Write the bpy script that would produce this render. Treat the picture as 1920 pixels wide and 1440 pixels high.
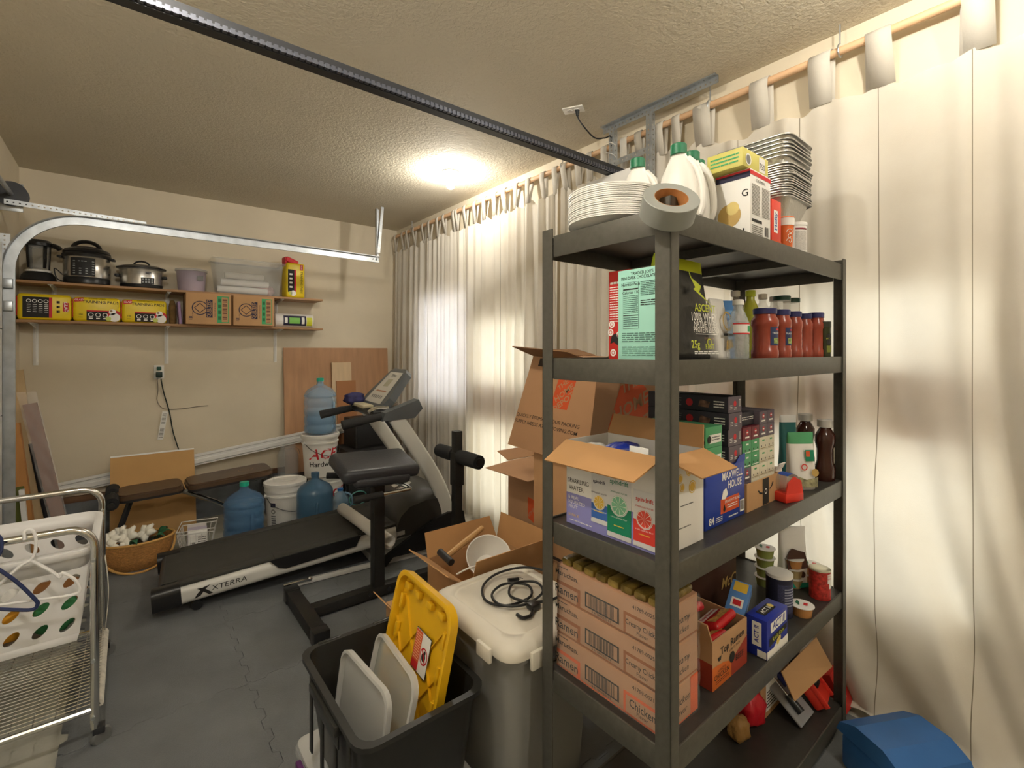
import bpy, bmesh, math, random
from mathutils import Vector, Matrix, Euler
random.seed(7)
for o in list(bpy.data.objects): bpy.data.objects.remove(o)
SC = bpy.context.scene; COL = SC.collection
PI = math.pi; RAD = math.radians
# ---------------------------------------------------------------- camera
TH = RAD(51.27); FPX = 897.2; V0 = 658.7; HC = 1.47
cam = bpy.data.cameras.new('camera'); cam.sensor_width = 36; cam.lens = 36 * FPX / 1920
cam.shift_y = -(720 - V0) / 1920; cam.clip_start = .02
camo = bpy.data.objects.new('camera', cam); COL.objects.link(camo)
camo.location = (0, 0, HC); camo.rotation_euler = (PI / 2, 0, TH - PI / 2); SC.camera = camo
# ---------------------------------------------------------------- light and exposure
SC.view_settings.view_transform = 'Standard'; SC.view_settings.look = 'None'
SC.view_settings.exposure = 0.8; SC.view_settings.gamma = 1; SC.view_settings.use_curve_mapping = False
w = bpy.data.worlds.new('daylight'); SC.world = w; w.use_nodes = True
w.node_tree.nodes['Background'].inputs[0].default_value = (.75, .85, 1, 1)
w.node_tree.nodes['Background'].inputs[1].default_value = .6
BULB = 520.0
def area(name, loc, rot, sx, sy, power, col):
    l = bpy.data.lights.new(name, 'AREA'); l.shape = 'RECTANGLE'; l.size = sx; l.size_y = sy; l.energy = power; l.color = col
    o = bpy.data.objects.new(name, l); COL.objects.link(o); o.location = loc; o.rotation_euler = rot
    return o
# daylight reaching the three windows behind the curtain (lamps stand outside the wall)
area('window_daylight', (2.62, 4.0, 1.5), (0, PI / 2, 0), 1.0, .9, 14, (.80, .84, 1))
area('window_daylight', (2.62, 3.1, .95), (0, PI / 2, 0), 1.6, .75, 7, (1, .93, .70))
area('window_daylight', (2.62, 1.05, 1.1), (0, PI / 2, 0), 1.4, 1.6, 8, (1, .93, .70))
# ---------------------------------------------------------------- helpers
cT, sT = math.cos(TH), math.sin(TH)
def at(u, v, X=None, Y=None, Z=None, D=None):
    a = (u - 960) / FPX; r = (cT + a * sT, sT - a * cT, (V0 - v) / FPX)
    k = X / r[0] if X is not None else Y / r[1] if Y is not None else (Z - HC) / r[2] if Z is not None else D
    return Vector((k * r[0], k * r[1], HC + k * r[2]))
def lin(h):
    h = h.lstrip('#'); c = [int(h[i:i + 2], 16) / 255 for i in (0, 2, 4)]
    return tuple(x / 12.92 if x <= .04045 else ((x + .055) / 1.055) ** 2.4 for x in c) + (1,)
MATS = {}
def M(name, col='#808080', rough=.5, metal=0, var=0, scale=12, bump=0, bscale=60, trans=0, alpha=1, emit=0, ior=1.45, thin=0, stretch=None):
    if name in MATS: return MATS[name]
    m = bpy.data.materials.new(name); m.use_nodes = True; nt = m.node_tree; N = nt.nodes; L = nt.links
    b = N['Principled BSDF']; c = lin(col)
    b.inputs['Base Color'].default_value = c; b.inputs['Roughness'].default_value = rough; b.inputs['Metallic'].default_value = metal
    b.inputs['Transmission Weight'].default_value = trans; b.inputs['Alpha'].default_value = alpha; b.inputs['IOR'].default_value = ior
    if emit: b.inputs['Emission Color'].default_value = c; b.inputs['Emission Strength'].default_value = emit
    if var or bump:
        tc = N.new('ShaderNodeTexCoord'); src = tc.outputs['Object']
        if stretch:
            mp = N.new('ShaderNodeMapping'); mp.inputs['Scale'].default_value = stretch; L.new(src, mp.inputs['Vector']); src = mp.outputs['Vector']
    if var:
        n = N.new('ShaderNodeTexNoise'); n.inputs['Scale'].default_value = scale; n.inputs['Detail'].default_value = 6
        L.new(src, n.inputs['Vector'])
        r = N.new('ShaderNodeValToRGB'); e = r.color_ramp.elements
        e[0].position = .3; e[1].position = .7
        e[0].color = tuple(x * (1 - var) for x in c[:3]) + (1,); e[1].color = tuple(min(1, x * (1 + var)) for x in c[:3]) + (1,)
        L.new(n.outputs['Fac'], r.inputs['Fac']); L.new(r.outputs['Color'], b.inputs['Base Color'])
    if bump:
        n2 = N.new('ShaderNodeTexNoise'); n2.inputs['Scale'].default_value = bscale; n2.inputs['Detail'].default_value = 4
        L.new(src, n2.inputs['Vector']); bp = N.new('ShaderNodeBump'); bp.inputs['Strength'].default_value = bump; bp.inputs['Distance'].default_value = .01
        L.new(n2.outputs['Fac'], bp.inputs['Height']); L.new(bp.outputs['Normal'], b.inputs['Normal'])
    MATS[name] = m; return m
class B:
    def __init__(s): s.bm = bmesh.new(); s.mx = Matrix()
    def v(s, p): return s.bm.verts.new(s.mx @ Vector(p))
    def f(s, vs):
        try: return s.bm.faces.new(vs)
        except ValueError: return None
    def poly(s, pts): s.f([s.v(p) for p in pts]); return s
    def box(s, x0, x1, y0, y1, z0, z1, bev=0, seg=2):
        vs = [s.v(p) for p in ((x0,y0,z0),(x1,y0,z0),(x1,y1,z0),(x0,y1,z0),(x0,y0,z1),(x1,y0,z1),(x1,y1,z1),(x0,y1,z1))]
        fs = [s.f([vs[i] for i in q]) for q in ((3,2,1,0),(4,5,6,7),(0,1,5,4),(1,2,6,5),(2,3,7,6),(3,0,4,7))]
        if bev:
            es = {e for f in fs for e in f.edges}
            bmesh.ops.bevel(s.bm, geom=list(es), offset=bev, segments=seg, affect='EDGES', profile=.5)
        return s
    def ring(s, c, a, b, r, n, ph=0): return [s.v(c + a * (r * math.cos(ph + 2*PI*i/n)) + b * (r * math.sin(ph + 2*PI*i/n))) for i in range(n)]
    def skin(s, rings, closed=True):
        for r0, r1 in zip(rings, rings[1:]):
            n = len(r0)
            for i in range(n if closed else n - 1): s.f((r0[i], r0[(i+1) % n], r1[(i+1) % n], r1[i]))
    def cyl(s, p0, p1, r0, r1=None, n=16, cap=True):
        p0, p1 = Vector(p0), Vector(p1); r1 = r0 if r1 is None else r1
        d = (p1 - p0).normalized(); a = d.orthogonal().normalized(); b = d.cross(a)
        A = s.ring(p0, a, b, r0, n); C = s.ring(p1, a, b, r1, n); s.skin([A, C])
        if cap: s.f(A[::-1]); s.f(C)
        return s
    def lathe(s, prof, n=24, c=(0,0,0), sx=1, sy=1, cap=True):
        rs = [[s.v((c[0] + sx*r*math.cos(2*PI*i/n), c[1] + sy*r*math.sin(2*PI*i/n), c[2] + z)) for i in range(n)] for r, z in prof]
        s.skin(rs)
        if cap: s.f(rs[0][::-1]); s.f(rs[-1])
        return s
    def tube(s, pts, r, n=8, closed=False, cap=True, flat=1):
        pts = [Vector(p) for p in pts]; m = len(pts); rings = []; a = None
        for i, p in enumerate(pts):
            t = (pts[(i+1) % m] - pts[i-1]) if closed else (pts[min(i+1, m-1)] - pts[max(i-1, 0)])
            if t.length < 1e-9: t = Vector((0,0,1))
            t.normalize()
            if a is None: a = t.orthogonal().normalized()
            a = (a - t * a.dot(t)); a = a.normalized() if a.length > 1e-6 else t.orthogonal().normalized()
            rings.append(s.ring(p, a, t.cross(a) * flat, r[i] if isinstance(r, (list, tuple)) else r, n))
        if closed:
            rings.append(rings[0])
        s.skin(rings)
        if cap and not closed: s.f(rings[0][::-1]); s.f(rings[-1])
        return s
    def prism(s, poly, lo, hi, ax='z'):
        g = {'z': lambda p, h: (p[0], p[1], h), 'y': lambda p, h: (p[0], h, p[1]), 'x': lambda p, h: (h, p[0], p[1])}[ax]
        A = [s.v(g(p, lo)) for p in poly]; C = [s.v(g(p, hi)) for p in poly]; s.skin([A, C]); s.f(A[::-1]); s.f(C); return s
    def grid(s, fn, nu, nv, cu=False):
        V = [[s.v(fn(i / nu, j / nv)) for i in range(nu + (0 if cu else 1))] for j in range(nv + 1)]
        s.skin(V, closed=cu); return s
    def ball(s, c, r, n=12, m=8, sc=(1,1,1)):
        c = Vector(c)
        rs = [[s.v((c.x + sc[0]*r*math.sin(PI*j/m)*math.cos(2*PI*i/n), c.y + sc[1]*r*math.sin(PI*j/m)*math.sin(2*PI*i/n), c.z - sc[2]*r*math.cos(PI*j/m))) for i in range(n)] for j in range(1, m)]
        s.skin(rs); bo = s.v((c.x, c.y, c.z - sc[2]*r)); to = s.v((c.x, c.y, c.z + sc[2]*r))
        for i in range(n): s.f((rs[0][(i+1) % n], rs[0][i], bo)); s.f((rs[-1][i], rs[-1][(i+1) % n], to))
        return s
    def out(s, name, mat, parent=None, ang=35, loc=None, rot=None, th=0):
        bmesh.ops.recalc_face_normals(s.bm, faces=s.bm.faces[:])
        me = bpy.data.meshes.new(name); s.bm.to_mesh(me); s.bm.free()
        return mesh_obj(name, me, mat, parent, ang, loc, rot, th)
def mesh_obj(name, me, mat, parent=None, ang=35, loc=None, rot=None, th=0):
    o = bpy.data.objects.new(name, me); COL.objects.link(o)
    if mat and not me.materials: me.materials.append(mat)
    if ang:
        me.polygons.foreach_set('use_smooth', [True] * len(me.polygons)); me.set_sharp_from_angle(angle=RAD(ang))
    if parent: o.parent = parent
    if loc is not None: o.location = loc
    if rot is not None: o.rotation_euler = rot
    if th:
        so = o.modifiers.new('thickness', 'SOLIDIFY'); so.thickness = th; so.offset = 0
    return o
def tag(o, label, cat, group=None):
    o['label'] = label; o['category'] = cat
    if group: o['group'] = group
    return o
def thing(name, label, cat, loc=(0,0,0), rz=0, group=None, rot=None):
    o = bpy.data.objects.new(name, None); COL.objects.link(o); o.empty_display_size = .05
    o.location = loc; o.rotation_euler = rot if rot is not None else (0, 0, rz); return tag(o, label, cat, group)
def struct(o): o['kind'] = 'structure'; return o
def dup(root, loc=None, rz=None, label=None, group=None):
    r = root.copy(); COL.objects.link(r)
    if loc is not None: r.location = loc
    if rz is not None: r.rotation_euler = (0, 0, rz)
    if label: r['label'] = label
    if group: r['group'] = group
    for ch in list(root.children):
        c = ch.copy(); COL.objects.link(c); c.parent = r
        for g in list(ch.children):
            d = g.copy(); COL.objects.link(d); d.parent = c
    return r
def text_polys(s, size, bold=0, shear=0, sx=1, align='CENTER'):
    cu = bpy.data.curves.new('lettering', 'FONT'); cu.body = s; cu.size = size; cu.align_x = align; cu.align_y = 'CENTER'
    cu.offset = bold * size; cu.shear = shear; cu.resolution_u = 2
    o = bpy.data.objects.new('lettering', cu); me = bpy.data.meshes.new_from_object(o)
    vs = [(v.co.x * sx, v.co.y) for v in me.vertices]; fs = [tuple(p.vertices) for p in me.polygons]
    bpy.data.meshes.remove(me); bpy.data.objects.remove(o); bpy.data.curves.remove(cu)
    return vs, fs
class Print:
    """flat print laid on one face of a thing; coordinates run 0..1 over that face"""
    def __init__(s, parent, org, ux, uy, w, h, name='printed_label'):
        s.p, s.o, s.ux, s.uy, s.w, s.h, s.name = parent, Vector(org), Vector(ux).normalized(), Vector(uy).normalized(), w, h, name
        s.n = s.ux.cross(s.uy); s.b = {}; s.lay = 0
    def B(s, mat):
        if mat.name not in s.b: s.b[mat.name] = (B(), mat)
        return s.b[mat.name][0]
    def P(s, x, y, k): return s.o + s.ux * (x * s.w) + s.uy * (y * s.h) + s.n * (.0006 + .0004 * k)
    def poly(s, pts, mat, k=0): s.B(mat).poly([s.P(x, y, k) for x, y in pts]); return s
    def rect(s, x0, y0, x1, y1, mat, k=0): return s.poly([(x0,y0),(x1,y0),(x1,y1),(x0,y1)], mat, k)
    def disc(s, x, y, r, mat, k=0, n=20, asp=1):
        return s.poly([(x + r/s.w*math.cos(2*PI*i/n)*asp, y + r/s.h*math.sin(2*PI*i/n)) for i in range(n)], mat, k)
    def ringd(s, x, y, r0, r1, mat, k=0, n=24):
        b = s.B(mat)
        for i in range(n):
            a0, a1 = 2*PI*i/n, 2*PI*(i+1)/n
            b.poly([s.P(x + r/s.w*math.cos(a), y + r/s.h*math.sin(a), k) for r, a in ((r0,a0),(r1,a0),(r1,a1),(r0,a1))])
        return s
    def text(s, t, x, y, size, mat, k=1, rot=0, bold=.0, shear=0, sx=1, align='CENTER'):
        vs, fs = text_polys(t, size, bold, shear, sx, align); b = s.B(mat); c, n = math.cos(rot), math.sin(rot)
        V = [b.v(s.P(x + (a*c - d*n)/s.w, y + (a*n + d*c)/s.h, k)) for a, d in vs]
        for f in fs: b.f([V[i] for i in f])
        return s
    def lines(s, x0, y0, x1, y1, n, mat, k=1, fill=.45, seed=0, words=6):
        rn = random.Random(seed); b = s.B(mat); dy = (y1 - y0) / n
        for i in range(n):
            ya = y1 - (i + .5) * dy; x = x0
            while x < x1 - .01:
                wd = (x1 - x0) / words * rn.uniform(.5, 1.3); xe = min(x + wd, x1)
                s.rect(x, ya - dy*fill/2, xe, ya + dy*fill/2, mat, k); x = xe + (x1 - x0) * .025
        return s
    def bars(s, x0, y0, x1, y1, n, mat, k=1, seed=1):
        rn = random.Random(seed); ws = [rn.choice((1, 1, 2, 3)) for _ in range(2 * n)]; t = sum(ws); x = x0
        for i, q in enumerate(ws):
            xe = x + q / t * (x1 - x0)
            if i % 2 == 0: s.rect(x, y0, xe, y1, mat, k)
            x = xe
        return s
    def done(s, ang=0):
        for b, m in s.b.values(): b.out(s.name, m, s.p, ang)
HOSTS = ('carton_body', 'film_wrap', 'card_stack', 'can_body', 'glass_jar', 'bottle_body', 'packet_body', 'canister_body', 'tag_card', 'pouch_body', 'front_wall', 'pail', 'card')
def host(t):
    for c in t.children:
        if c.name.split('.')[0] in HOSTS: return c
    return t
def face(parent, bx, side, name='printed_label'):
    parent = host(parent)
    x0, x1, y0, y1, z0, z1 = bx
    return {'F': lambda: Print(parent, (x0,y0,z0), (1,0,0), (0,0,1), x1-x0, z1-z0, name),
            'L': lambda: Print(parent, (x0,y1,z0), (0,-1,0), (0,0,1), y1-y0, z1-z0, name),
            'R': lambda: Print(parent, (x1,y0,z0), (0,1,0), (0,0,1), y1-y0, z1-z0, name),
            'T': lambda: Print(parent, (x0,y0,z1), (1,0,0), (0,1,0), x1-x0, y1-y0, name)}[side]()
def arc(c, r, a0, a1, n, plane='xz'):
    q = []
    for i in range(n + 1):
        a = a0 + (a1 - a0) * i / n; x, y = r * math.cos(a), r * math.sin(a)
        q.append({'xz': (c[0]+x, c[1], c[2]+y), 'xy': (c[0]+x, c[1]+y, c[2]), 'yz': (c[0], c[1]+x, c[2]+y)}[plane])
    return q
def spline(pts, n=6, closed=False):
    P = [Vector(p) for p in pts]; m = len(P); out = []
    for i in range(m if closed else m - 1):
        p0 = P[(i-1) % m] if closed else P[max(i-1, 0)]; p1 = P[i]; p2 = P[(i+1) % m]; p3 = P[(i+2) % m] if closed else P[min(i+2, m-1)]
        for j in range(n):
            t = j / n; out.append(.5 * ((2*p1) + (p2-p0)*t + (2*p0-5*p1+4*p2-p3)*t*t + (3*p1-p0-3*p2+p3)*t**3))
    if not closed: out.append(P[-1])
    return out
def rrect(x0, x1, y0, y1, r, n=4):
    q = []
    for cx, cy, a in ((x1-r, y0+r, -PI/2), (x1-r, y1-r, 0), (x0+r, y1-r, PI/2), (x0+r, y0+r, PI)):
        q += [(cx + r*math.cos(a + PI/2*i/n), cy + r*math.sin(a + PI/2*i/n)) for i in range(n+1)]
    return q
# ---------------------------------------------------------------- room
YB, XL, XW, HZ, YF = 5.034, -.629, 2.37, 2.83, -3.0
m_wall = M('wall_paint', '#d9cdb5', .75, var=.04, scale=3, bump=.06, bscale=40)
m_ceil = M('ceiling_texture', '#cfc6b2', .85, var=.03, scale=2, bump=.6, bscale=62)
nt = m_ceil.node_tree
for n in nt.nodes:
    if n.type == 'TEX_NOISE' and n.inputs['Scale'].default_value > 40: n.inputs['Detail'].default_value = 2.5; n.inputs['Distortion'].default_value = .6
m_conc = M('concrete', '#a8a69a', .8, var=.18, scale=5, bump=.12, bscale=50)
m_mat = M('foam_mat', '#6b6e70', .62, var=.16, scale=4, bump=.28, bscale=190)
m_trimw = M('white_trim', '#e9e8e4', .45, var=.02)
struct(B().box(XL-.1, 2.9, YF, YB+.1, -.1, 0).out('floor', m_conc, ang=0))
struct(B().box(XL-.1, 2.9, YF, YB+.1, HZ, HZ+.1).out('ceiling', m_ceil, ang=0))
struct(B().box(XL-.1, 2.9, YB, YB+.1, 0, HZ).out('wall_back', m_wall, ang=0))
struct(B().box(XL-.1, XL, YF, YB, 0, HZ).out('wall_left', m_wall, ang=0))
struct(B().box(XL-.1, 2.9, YF-.1, YF, 0, HZ).out('wall_front', m_wall, ang=0))
wins = [(3.55, 4.45, 1.0, 2.0), (2.72, 3.5, .15, 1.75), (.25, 1.9, .45, 1.75)]   # y0,y1,z0,z1
def wall_with_holes():
    b = B(); ys = sorted({YF, YB} | {y for q in wins for y in q[:2]}); zs = sorted({0, HZ} | {z for q in wins for z in q[2:]})
    for ya, yb in zip(ys, ys[1:]):
        for za, zb in zip(zs, zs[1:]):
            if any(q[0] <= ya and yb <= q[1] and q[2] <= za and zb <= q[3] for q in wins): continue
            b.box(XW, XW+.12, ya, yb, za, zb)
    return b
struct(wall_with_holes().out('wall_right', m_wall, ang=0))
m_glass = M('window_glass', '#ffffff', .02, trans=1, ior=1.0)
m_sill = M('brown_wood_rail', '#b0723c', .6, var=.15, scale=9, stretch=(1, .3, 6))
for i, (ya, yb, za, zb) in enumerate(wins):
    t = B(); f = .04
    for q in ((ya, yb, za, za+f), (ya, yb, zb-f, zb), (ya, ya+f, za, zb), (yb-f, yb, za, zb)): t.box(XW+.03, XW+.09, *q)
    o = struct(t.out('window_%d' % (i+1), m_trimw, ang=0))
    B().box(XW+.055, XW+.061, ya+f, yb-f, za+f, zb-f).out('pane', m_glass, o, ang=0)
    if i: B().box(XW+.02, XW+.05, ya+f, yb-f, (.88, .88, 1.12)[i], (1.2, 1.2, 1.40)[i]).out('mid_rail', m_sill, o, ang=0)
    else:
        z = za + .06
        while z < zb - .05:
            B().box(XW+.012, XW+.016, ya+.02, yb-.02, z, z+.026).out('blind_slat', m_trimw, o, ang=0); z += .045
# concrete footing and sill plate along the foot of the back wall
m_foot = M('footing_concrete', '#6f7377', .85, var=.2, scale=6, bump=.2, bscale=40)
struct(B().box(XL, XW, YB-.03, YB, 0, .30).out('trim_1', m_foot, ang=0))
struct(B().box(XL, XW, YB-.035, YB, .30, .345).out('trim_2', M('sill_plate_wood', '#6d4f38', .7, var=.25, scale=8, stretch=(.3, 1, 6)), ang=0))
# ---------------------------------------------------------------- interlocking foam floor mats
TS = .61
def edge(n=9, h=.011):
    q = []
    for i in range(n):
        s = h if i % 2 else -h; a, b = i / n, (i + 1) / n; e = .012
        q += [(a + e, s), (b - e, s)]
    return [(0, 0)] + q + [(1, 0)]
EDG = edge()
tile_b = B(); pl = [(x * TS, y) for x, y in EDG[:-1]] + [(TS + y, x * TS) for x, y in EDG[:-1]] + [(x * TS, TS + y) for x, y in EDG[:0:-1]] + [(y, x * TS) for x, y in EDG[:0:-1]]
k_ = .997; pl = [((x - TS/2) * k_ + TS/2, (y - TS/2) * k_ + TS/2) for x, y in pl]
tile_b.prism(pl, 0.0005, .012)
fm = thing('floor_mat', 'dark grey interlocking foam mat covering the concrete floor', 'floor mat', (0, 0, 0))
t0 = tile_b.out('mat_tile', m_mat, fm, ang=20)
for i in range(4):
    for j in range(6):
        x, y = -.19 + i * TS, 4.2 - (j + 1) * TS; o = t0
        if i or j: o = t0.copy(); COL.objects.link(o)
        o.location = (x, y, 0)
ZM = .0125
# ---------------------------------------------------------------- ceiling lamps (bulb in a plain lampholder), the last two added as fill
m_porc = M('porcelain', '#f2f0ea', .35)
def ceiling_lamp(x, y, label, k=1):
    m_b = M('bulb_glow_%d' % (k*100), '#fffaf0', .3, emit=BULB*k)
    t = thing('ceiling_lamp', label, 'lamp', (x, y, HZ))
    B().lathe([(0, 0), (.062, 0), (.064, -.008), (.055, -.016), (.026, -.022), (.023, -.05), (0.021, -.05)], 24).out('lampholder', m_porc, t)
    B().lathe([(.013, -.048), (.015, -.06), (.027, -.082), (.031, -.1), (.027, -.118), (.014, -.129), (.002, -.132)], 16).out('light_bulb', m_b, t)
    return t
ceiling_lamp(1.905, 3.12, 'bare lit bulb in a white round lampholder on the ceiling', .62)
ceiling_lamp(1.75, .28, 'bare lit bulb on the ceiling above the black storage rack', .45)
ceiling_lamp(-.1, .85, 'added out-of-view fill bulb on the ceiling beside the photographer', 1.35)  # unseen bulb, added to brighten the back wall and the left side
ceiling_lamp(.9, -1.3, 'added out-of-view fill bulb on the ceiling far behind the photographer', 1.2)  # out of view, added as fill for the faces turned towards the camera
# ---------------------------------------------------------------- ceiling outlet
t = thing('ceiling_outlet', 'cream wall-plate outlet mounted on the textured ceiling', 'outlet', (1.952, 1.882, HZ), RAD(30))
B().box(-.035, .035, -.058, .058, -.006, 0, .002).out('cover_plate', m_porc, t)
for s in (-1, 1): B().lathe([(0, -.009), (.016, -.009), (.016, -.005)], 16, (0, s*.02, 0)).out('socket', m_porc, t)
m_blk = M('black_rubber', '#1b1c1d', .5)
cord = spline([(1.965, 1.865, HZ-.012), (1.968, 1.862, HZ-.05), (1.99, 1.84, HZ-.10), (2.07, 1.83, HZ-.145), (2.17, 1.84, HZ-.115), (2.235, 1.85, HZ-.085), (2.243, 1.853, HZ-.15)], 7)
t = thing('power_cord', 'black cord plugged into the ceiling outlet by the curtain', 'cord', (0, 0, 0))
B().tube(cord, .004).out('cable', m_blk, t)
B().cyl((1.965, 1.865, HZ-.0095), (1.966, 1.864, HZ-.04), .013, .008, 12).out('plug', m_blk, t)
# ---------------------------------------------------------------- garage door opener: rail, hanger, motor
m_galv = M('galvanised_steel', '#b9bec2', .38, .85, var=.15, scale=18)
m_dark = M('dark_steel', '#3c3d40', .4, .5)
t = thing('garage_door_opener', 'dark opener rail with chain running under the ceiling to a white motor head', 'opener', (0, 0, 0))
yo, zo = 1.70, 2.452
for q in ((yo-.030, yo-.026, zo-.022, zo+.022), (yo+.006, yo+.010, zo-.022, zo+.022), (yo-.030, yo+.010, zo-.026, zo-.022)): B().box(-.55, 2.2, *q).out('rail', m_dark, t, 0)
b = B(); x = -.5
while x < 2.18:
    b.box(x, x+.013, yo-.047, yo-.033, zo-.024, zo-.008); b.box(x+.013, x+.020, yo-.043, yo-.037, zo-.02, zo-.012); x += .020
o = b.out('chain', M('chain_steel', '#6a6d78', .35, .8), t, 0); o['kind'] = 'stuff'
B().box(2.02, 2.27, yo-.16, yo+.16, 2.30, 2.425, .015).out('motor_housing', M('white_plastic', '#eceae6', .4), t)
def perforated(name, p0, p1, u, w, parent, m=m_galv, pitch=.027, hr=.0048):
    """steel strip of width w along p0->p1 with a row of real holes"""
    p0, p1, u = Vector(p0), Vector(p1), Vector(u).normalized(); d = p1 - p0; L = d.length; d.normalize(); n = int(L / pitch); b = B(); pt = L / n
    for i in range(n):
        c = p0 + d * ((i + .5) * pt); inner = [c + d * (hr * math.cos(2*PI*k/8)) + u * (hr * math.sin(2*PI*k/8)) for k in range(8)]
        o8 = []
        for k in range(8):
            a = 2*PI*k/8; x, y = math.cos(a), math.sin(a); sc = 1 / max(abs(x), abs(y))
            o8.append(c + d * (x * sc * pt / 2) + u * (y * sc * w / 2))
        I = [b.v(q) for q in inner]; O = [b.v(q) for q in o8]; b.skin([I, O])
    bmesh.ops.remove_doubles(b.bm, verts=b.bm.verts[:], dist=.0003)
    return b.out(name, m, parent, 0, th=.003)
h = thing('opener_hanger', 'perforated steel angle hanger bolted to the ceiling above the plate stack', 'bracket', (0, 0, 0))
XH = 2.262
perforated('ceiling_strip', (XH-.015, 1.93, HZ-.003), (XH-.015, 1.20, HZ-.003), (1, 0, 0), .034, h)
perforated('ceiling_strip', (XH+.002, 1.93, HZ-.02), (XH+.002, 1.20, HZ-.02), (0, 0, 1), .034, h)
for y in (1.851, 1.59):
    perforated('upright', (XH-.02, y, HZ-.04), (XH-.02, y, 2.43), (0, 1, 0), .034, h)
    perforated('upright', (XH-.003, y-.017, HZ-.04), (XH-.003, y-.017, 2.43), (1, 0, 0), .034, h)
perforated('cross_brace', (XH-.024, 1.84, 2.58), (XH-.024, 1.60, 2.585), (0, 0, 1), .034, h)
wr = [(XH-.02 + .03*math.cos(a*1.2), 1.851 + .026*math.sin(a*1.2), HZ-.09 - .0125*a) for a in [i*.45 for i in range(52)]]
tag(B().tube(wr, .0022, 6).out('low_voltage_wire', M('white_wire', '#d8d6d2', .4)), 'thin white wire wound round the opener hanger upright', 'wire')
# ---------------------------------------------------------------- garage door track
t = thing('garage_door_track', 'galvanised garage door track curving up and along the back wall', 'track', (0, 0, 0))
YT, ZT, XV, RT = 4.27, 2.338, -.578, .36
path = [(XV, YT, z) for z in (0.02, .8, 1.5, ZT-RT)] + arc((XV+RT, YT, ZT-RT), RT, PI, PI/2, 12)[1:] + [(1.0, YT, ZT-.004), (1.83, YT, ZT-.012)]
prof = [(-.030, 0), (-.030, .018), (-.028, .018), (-.028, .003), (.028, .003), (.028, .022), (.022, .024), (.022, .026), (.030, .024), (.030, 0)]   # across, toward the camera
b = B(); rings = []
for i, p in enumerate(path):
    p = Vector(p); a = Vector(path[max(i-1, 0)]); c = Vector(path[min(i+1, len(path)-1)]); d = (c - a).normalized(); nrm = Vector((-d.z, 0, d.x))
    rings.append([b.v(p + nrm * x + Vector((0, -y, 0))) for x, y in prof])
b.skin(rings); b.f(rings[0]); b.f(rings[-1]); b.out('track', m_galv, t, 25)
perforated('angle_brace', (-.6, YT+.004, 2.400), (.10, YT+.004, 2.372), (0, 0, 1), .032, t)
perforated('door_bracket', (XV-.02, YT+.01, 1.1), (XV-.02, YT+.01, 2.2), (1, 0, 0), .05, t)
for z in (1.86, 1.72): B().box(XV-.028, XV+.02, YT-.028, YT+.012, z, z+.06, .003).out('hinge_plate', m_galv, t)
B().box(1.80, 1.806, YT-.02, YT+.015, ZT-.02, HZ-.03).out('hanger_strap', m_galv, t, 0)
B().box(1.80, 1.835, YT+.012, YT+.016, ZT-.02, HZ-.03).out('hanger_strap', m_galv, t, 0)
b = B(); b.mx = Matrix.Translation((1.81, YT-.004, ZT+.05)) @ Matrix.Rotation(RAD(5), 4, 'Y'); b.box(-.002, .024, -.012, -.008, .0, HZ-ZT-.055); b.out('hanger_brace', m_galv, t, 0)
for x in (1.77, 1.80): B().cyl((x, YT-.003, ZT-.012), (x, YT-.010, ZT-.012), .006, n=8).out('bolt', m_dark, t)
t = thing('cable_drum', 'grey cable drum on the garage door torsion bar near the ceiling', 'drum', (-.572, YT+.03, 2.455))
b = B(); b.mx = Matrix.Rotation(PI/2, 4, 'X')
b.lathe([(.012, -.05), (.078, -.05), (.078, -.043), (.066, -.04), (.066, 0), (.078, .004), (.078, .01), (.02, .01)], 28); b.out('drum', m_dark, t)
B().cyl((0, -1.2, 0), (0, .12, 0), .0127).out('torsion_bar', m_galv, t)
B().box(-.056, .05, .03, .04, -.1, .08, .003).out('end_bearing_plate', m_galv, t)
t = thing('garage_door', 'white panelled garage door standing closed in the left wall', 'door', (0, 0, 0))
for i in range(4): B().box(XL+.004, XL+.03, .2, 4.22, .02+i*.53, .545+i*.53, .004).out('panel', m_trimw, t)
# ---------------------------------------------------------------- curtains on a wooden rod
XR, ZR = 2.312, 2.725
m_rod = M('rod_wood', '#dcb48c', .5, var=.1, scale=10, stretch=(4, .3, 4))
t = thing('curtain_rod', 'long pale wooden curtain rod hung below the ceiling', 'curtain rod', (0, 0, 0))
rodz = lambda y: ZR + .012 * (y - 2) / 3
B().tube([(XR, y, rodz(y)) for y in (-.9, 0, 1, 2, 3, 4, 4.95)], .0165, 14).out('rod', m_rod, t)
for y in (4.55, 2.33, 1.27, .70, .1):
    z = rodz(y)
    pts = [(XR, y, HZ)] + [(XR, y, z+.05)] + [(XR - .024*math.sin(a), y, z + .002 + .026*math.cos(a)) for a in [i*PI/7 for i in range(13)]]
    B().tube(pts, .003, 6).out('eye_hook', m_galv, t)
m_cloth = bpy.data.materials.new('canvas_curtain'); m_cloth.use_nodes = True; MATS['canvas_curtain'] = m_cloth
nt = m_cloth.node_tree; N = nt.nodes; L = nt.links; N.remove(N['Principled BSDF'])
tc = N.new('ShaderNodeTexCoord'); nz = N.new('ShaderNodeTexNoise'); nz.inputs['Scale'].default_value = 3; nz.inputs['Detail'].default_value = 6; L.new(tc.outputs['Object'], nz.inputs['Vector'])
rp = N.new('ShaderNodeValToRGB'); rp.color_ramp.elements[0].position = .3; rp.color_ramp.elements[1].position = .7
rp.color_ramp.elements[0].color = lin('#dfd8cb'); rp.color_ramp.elements[1].color = lin('#eae5da'); L.new(nz.outputs['Fac'], rp.inputs['Fac'])
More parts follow.
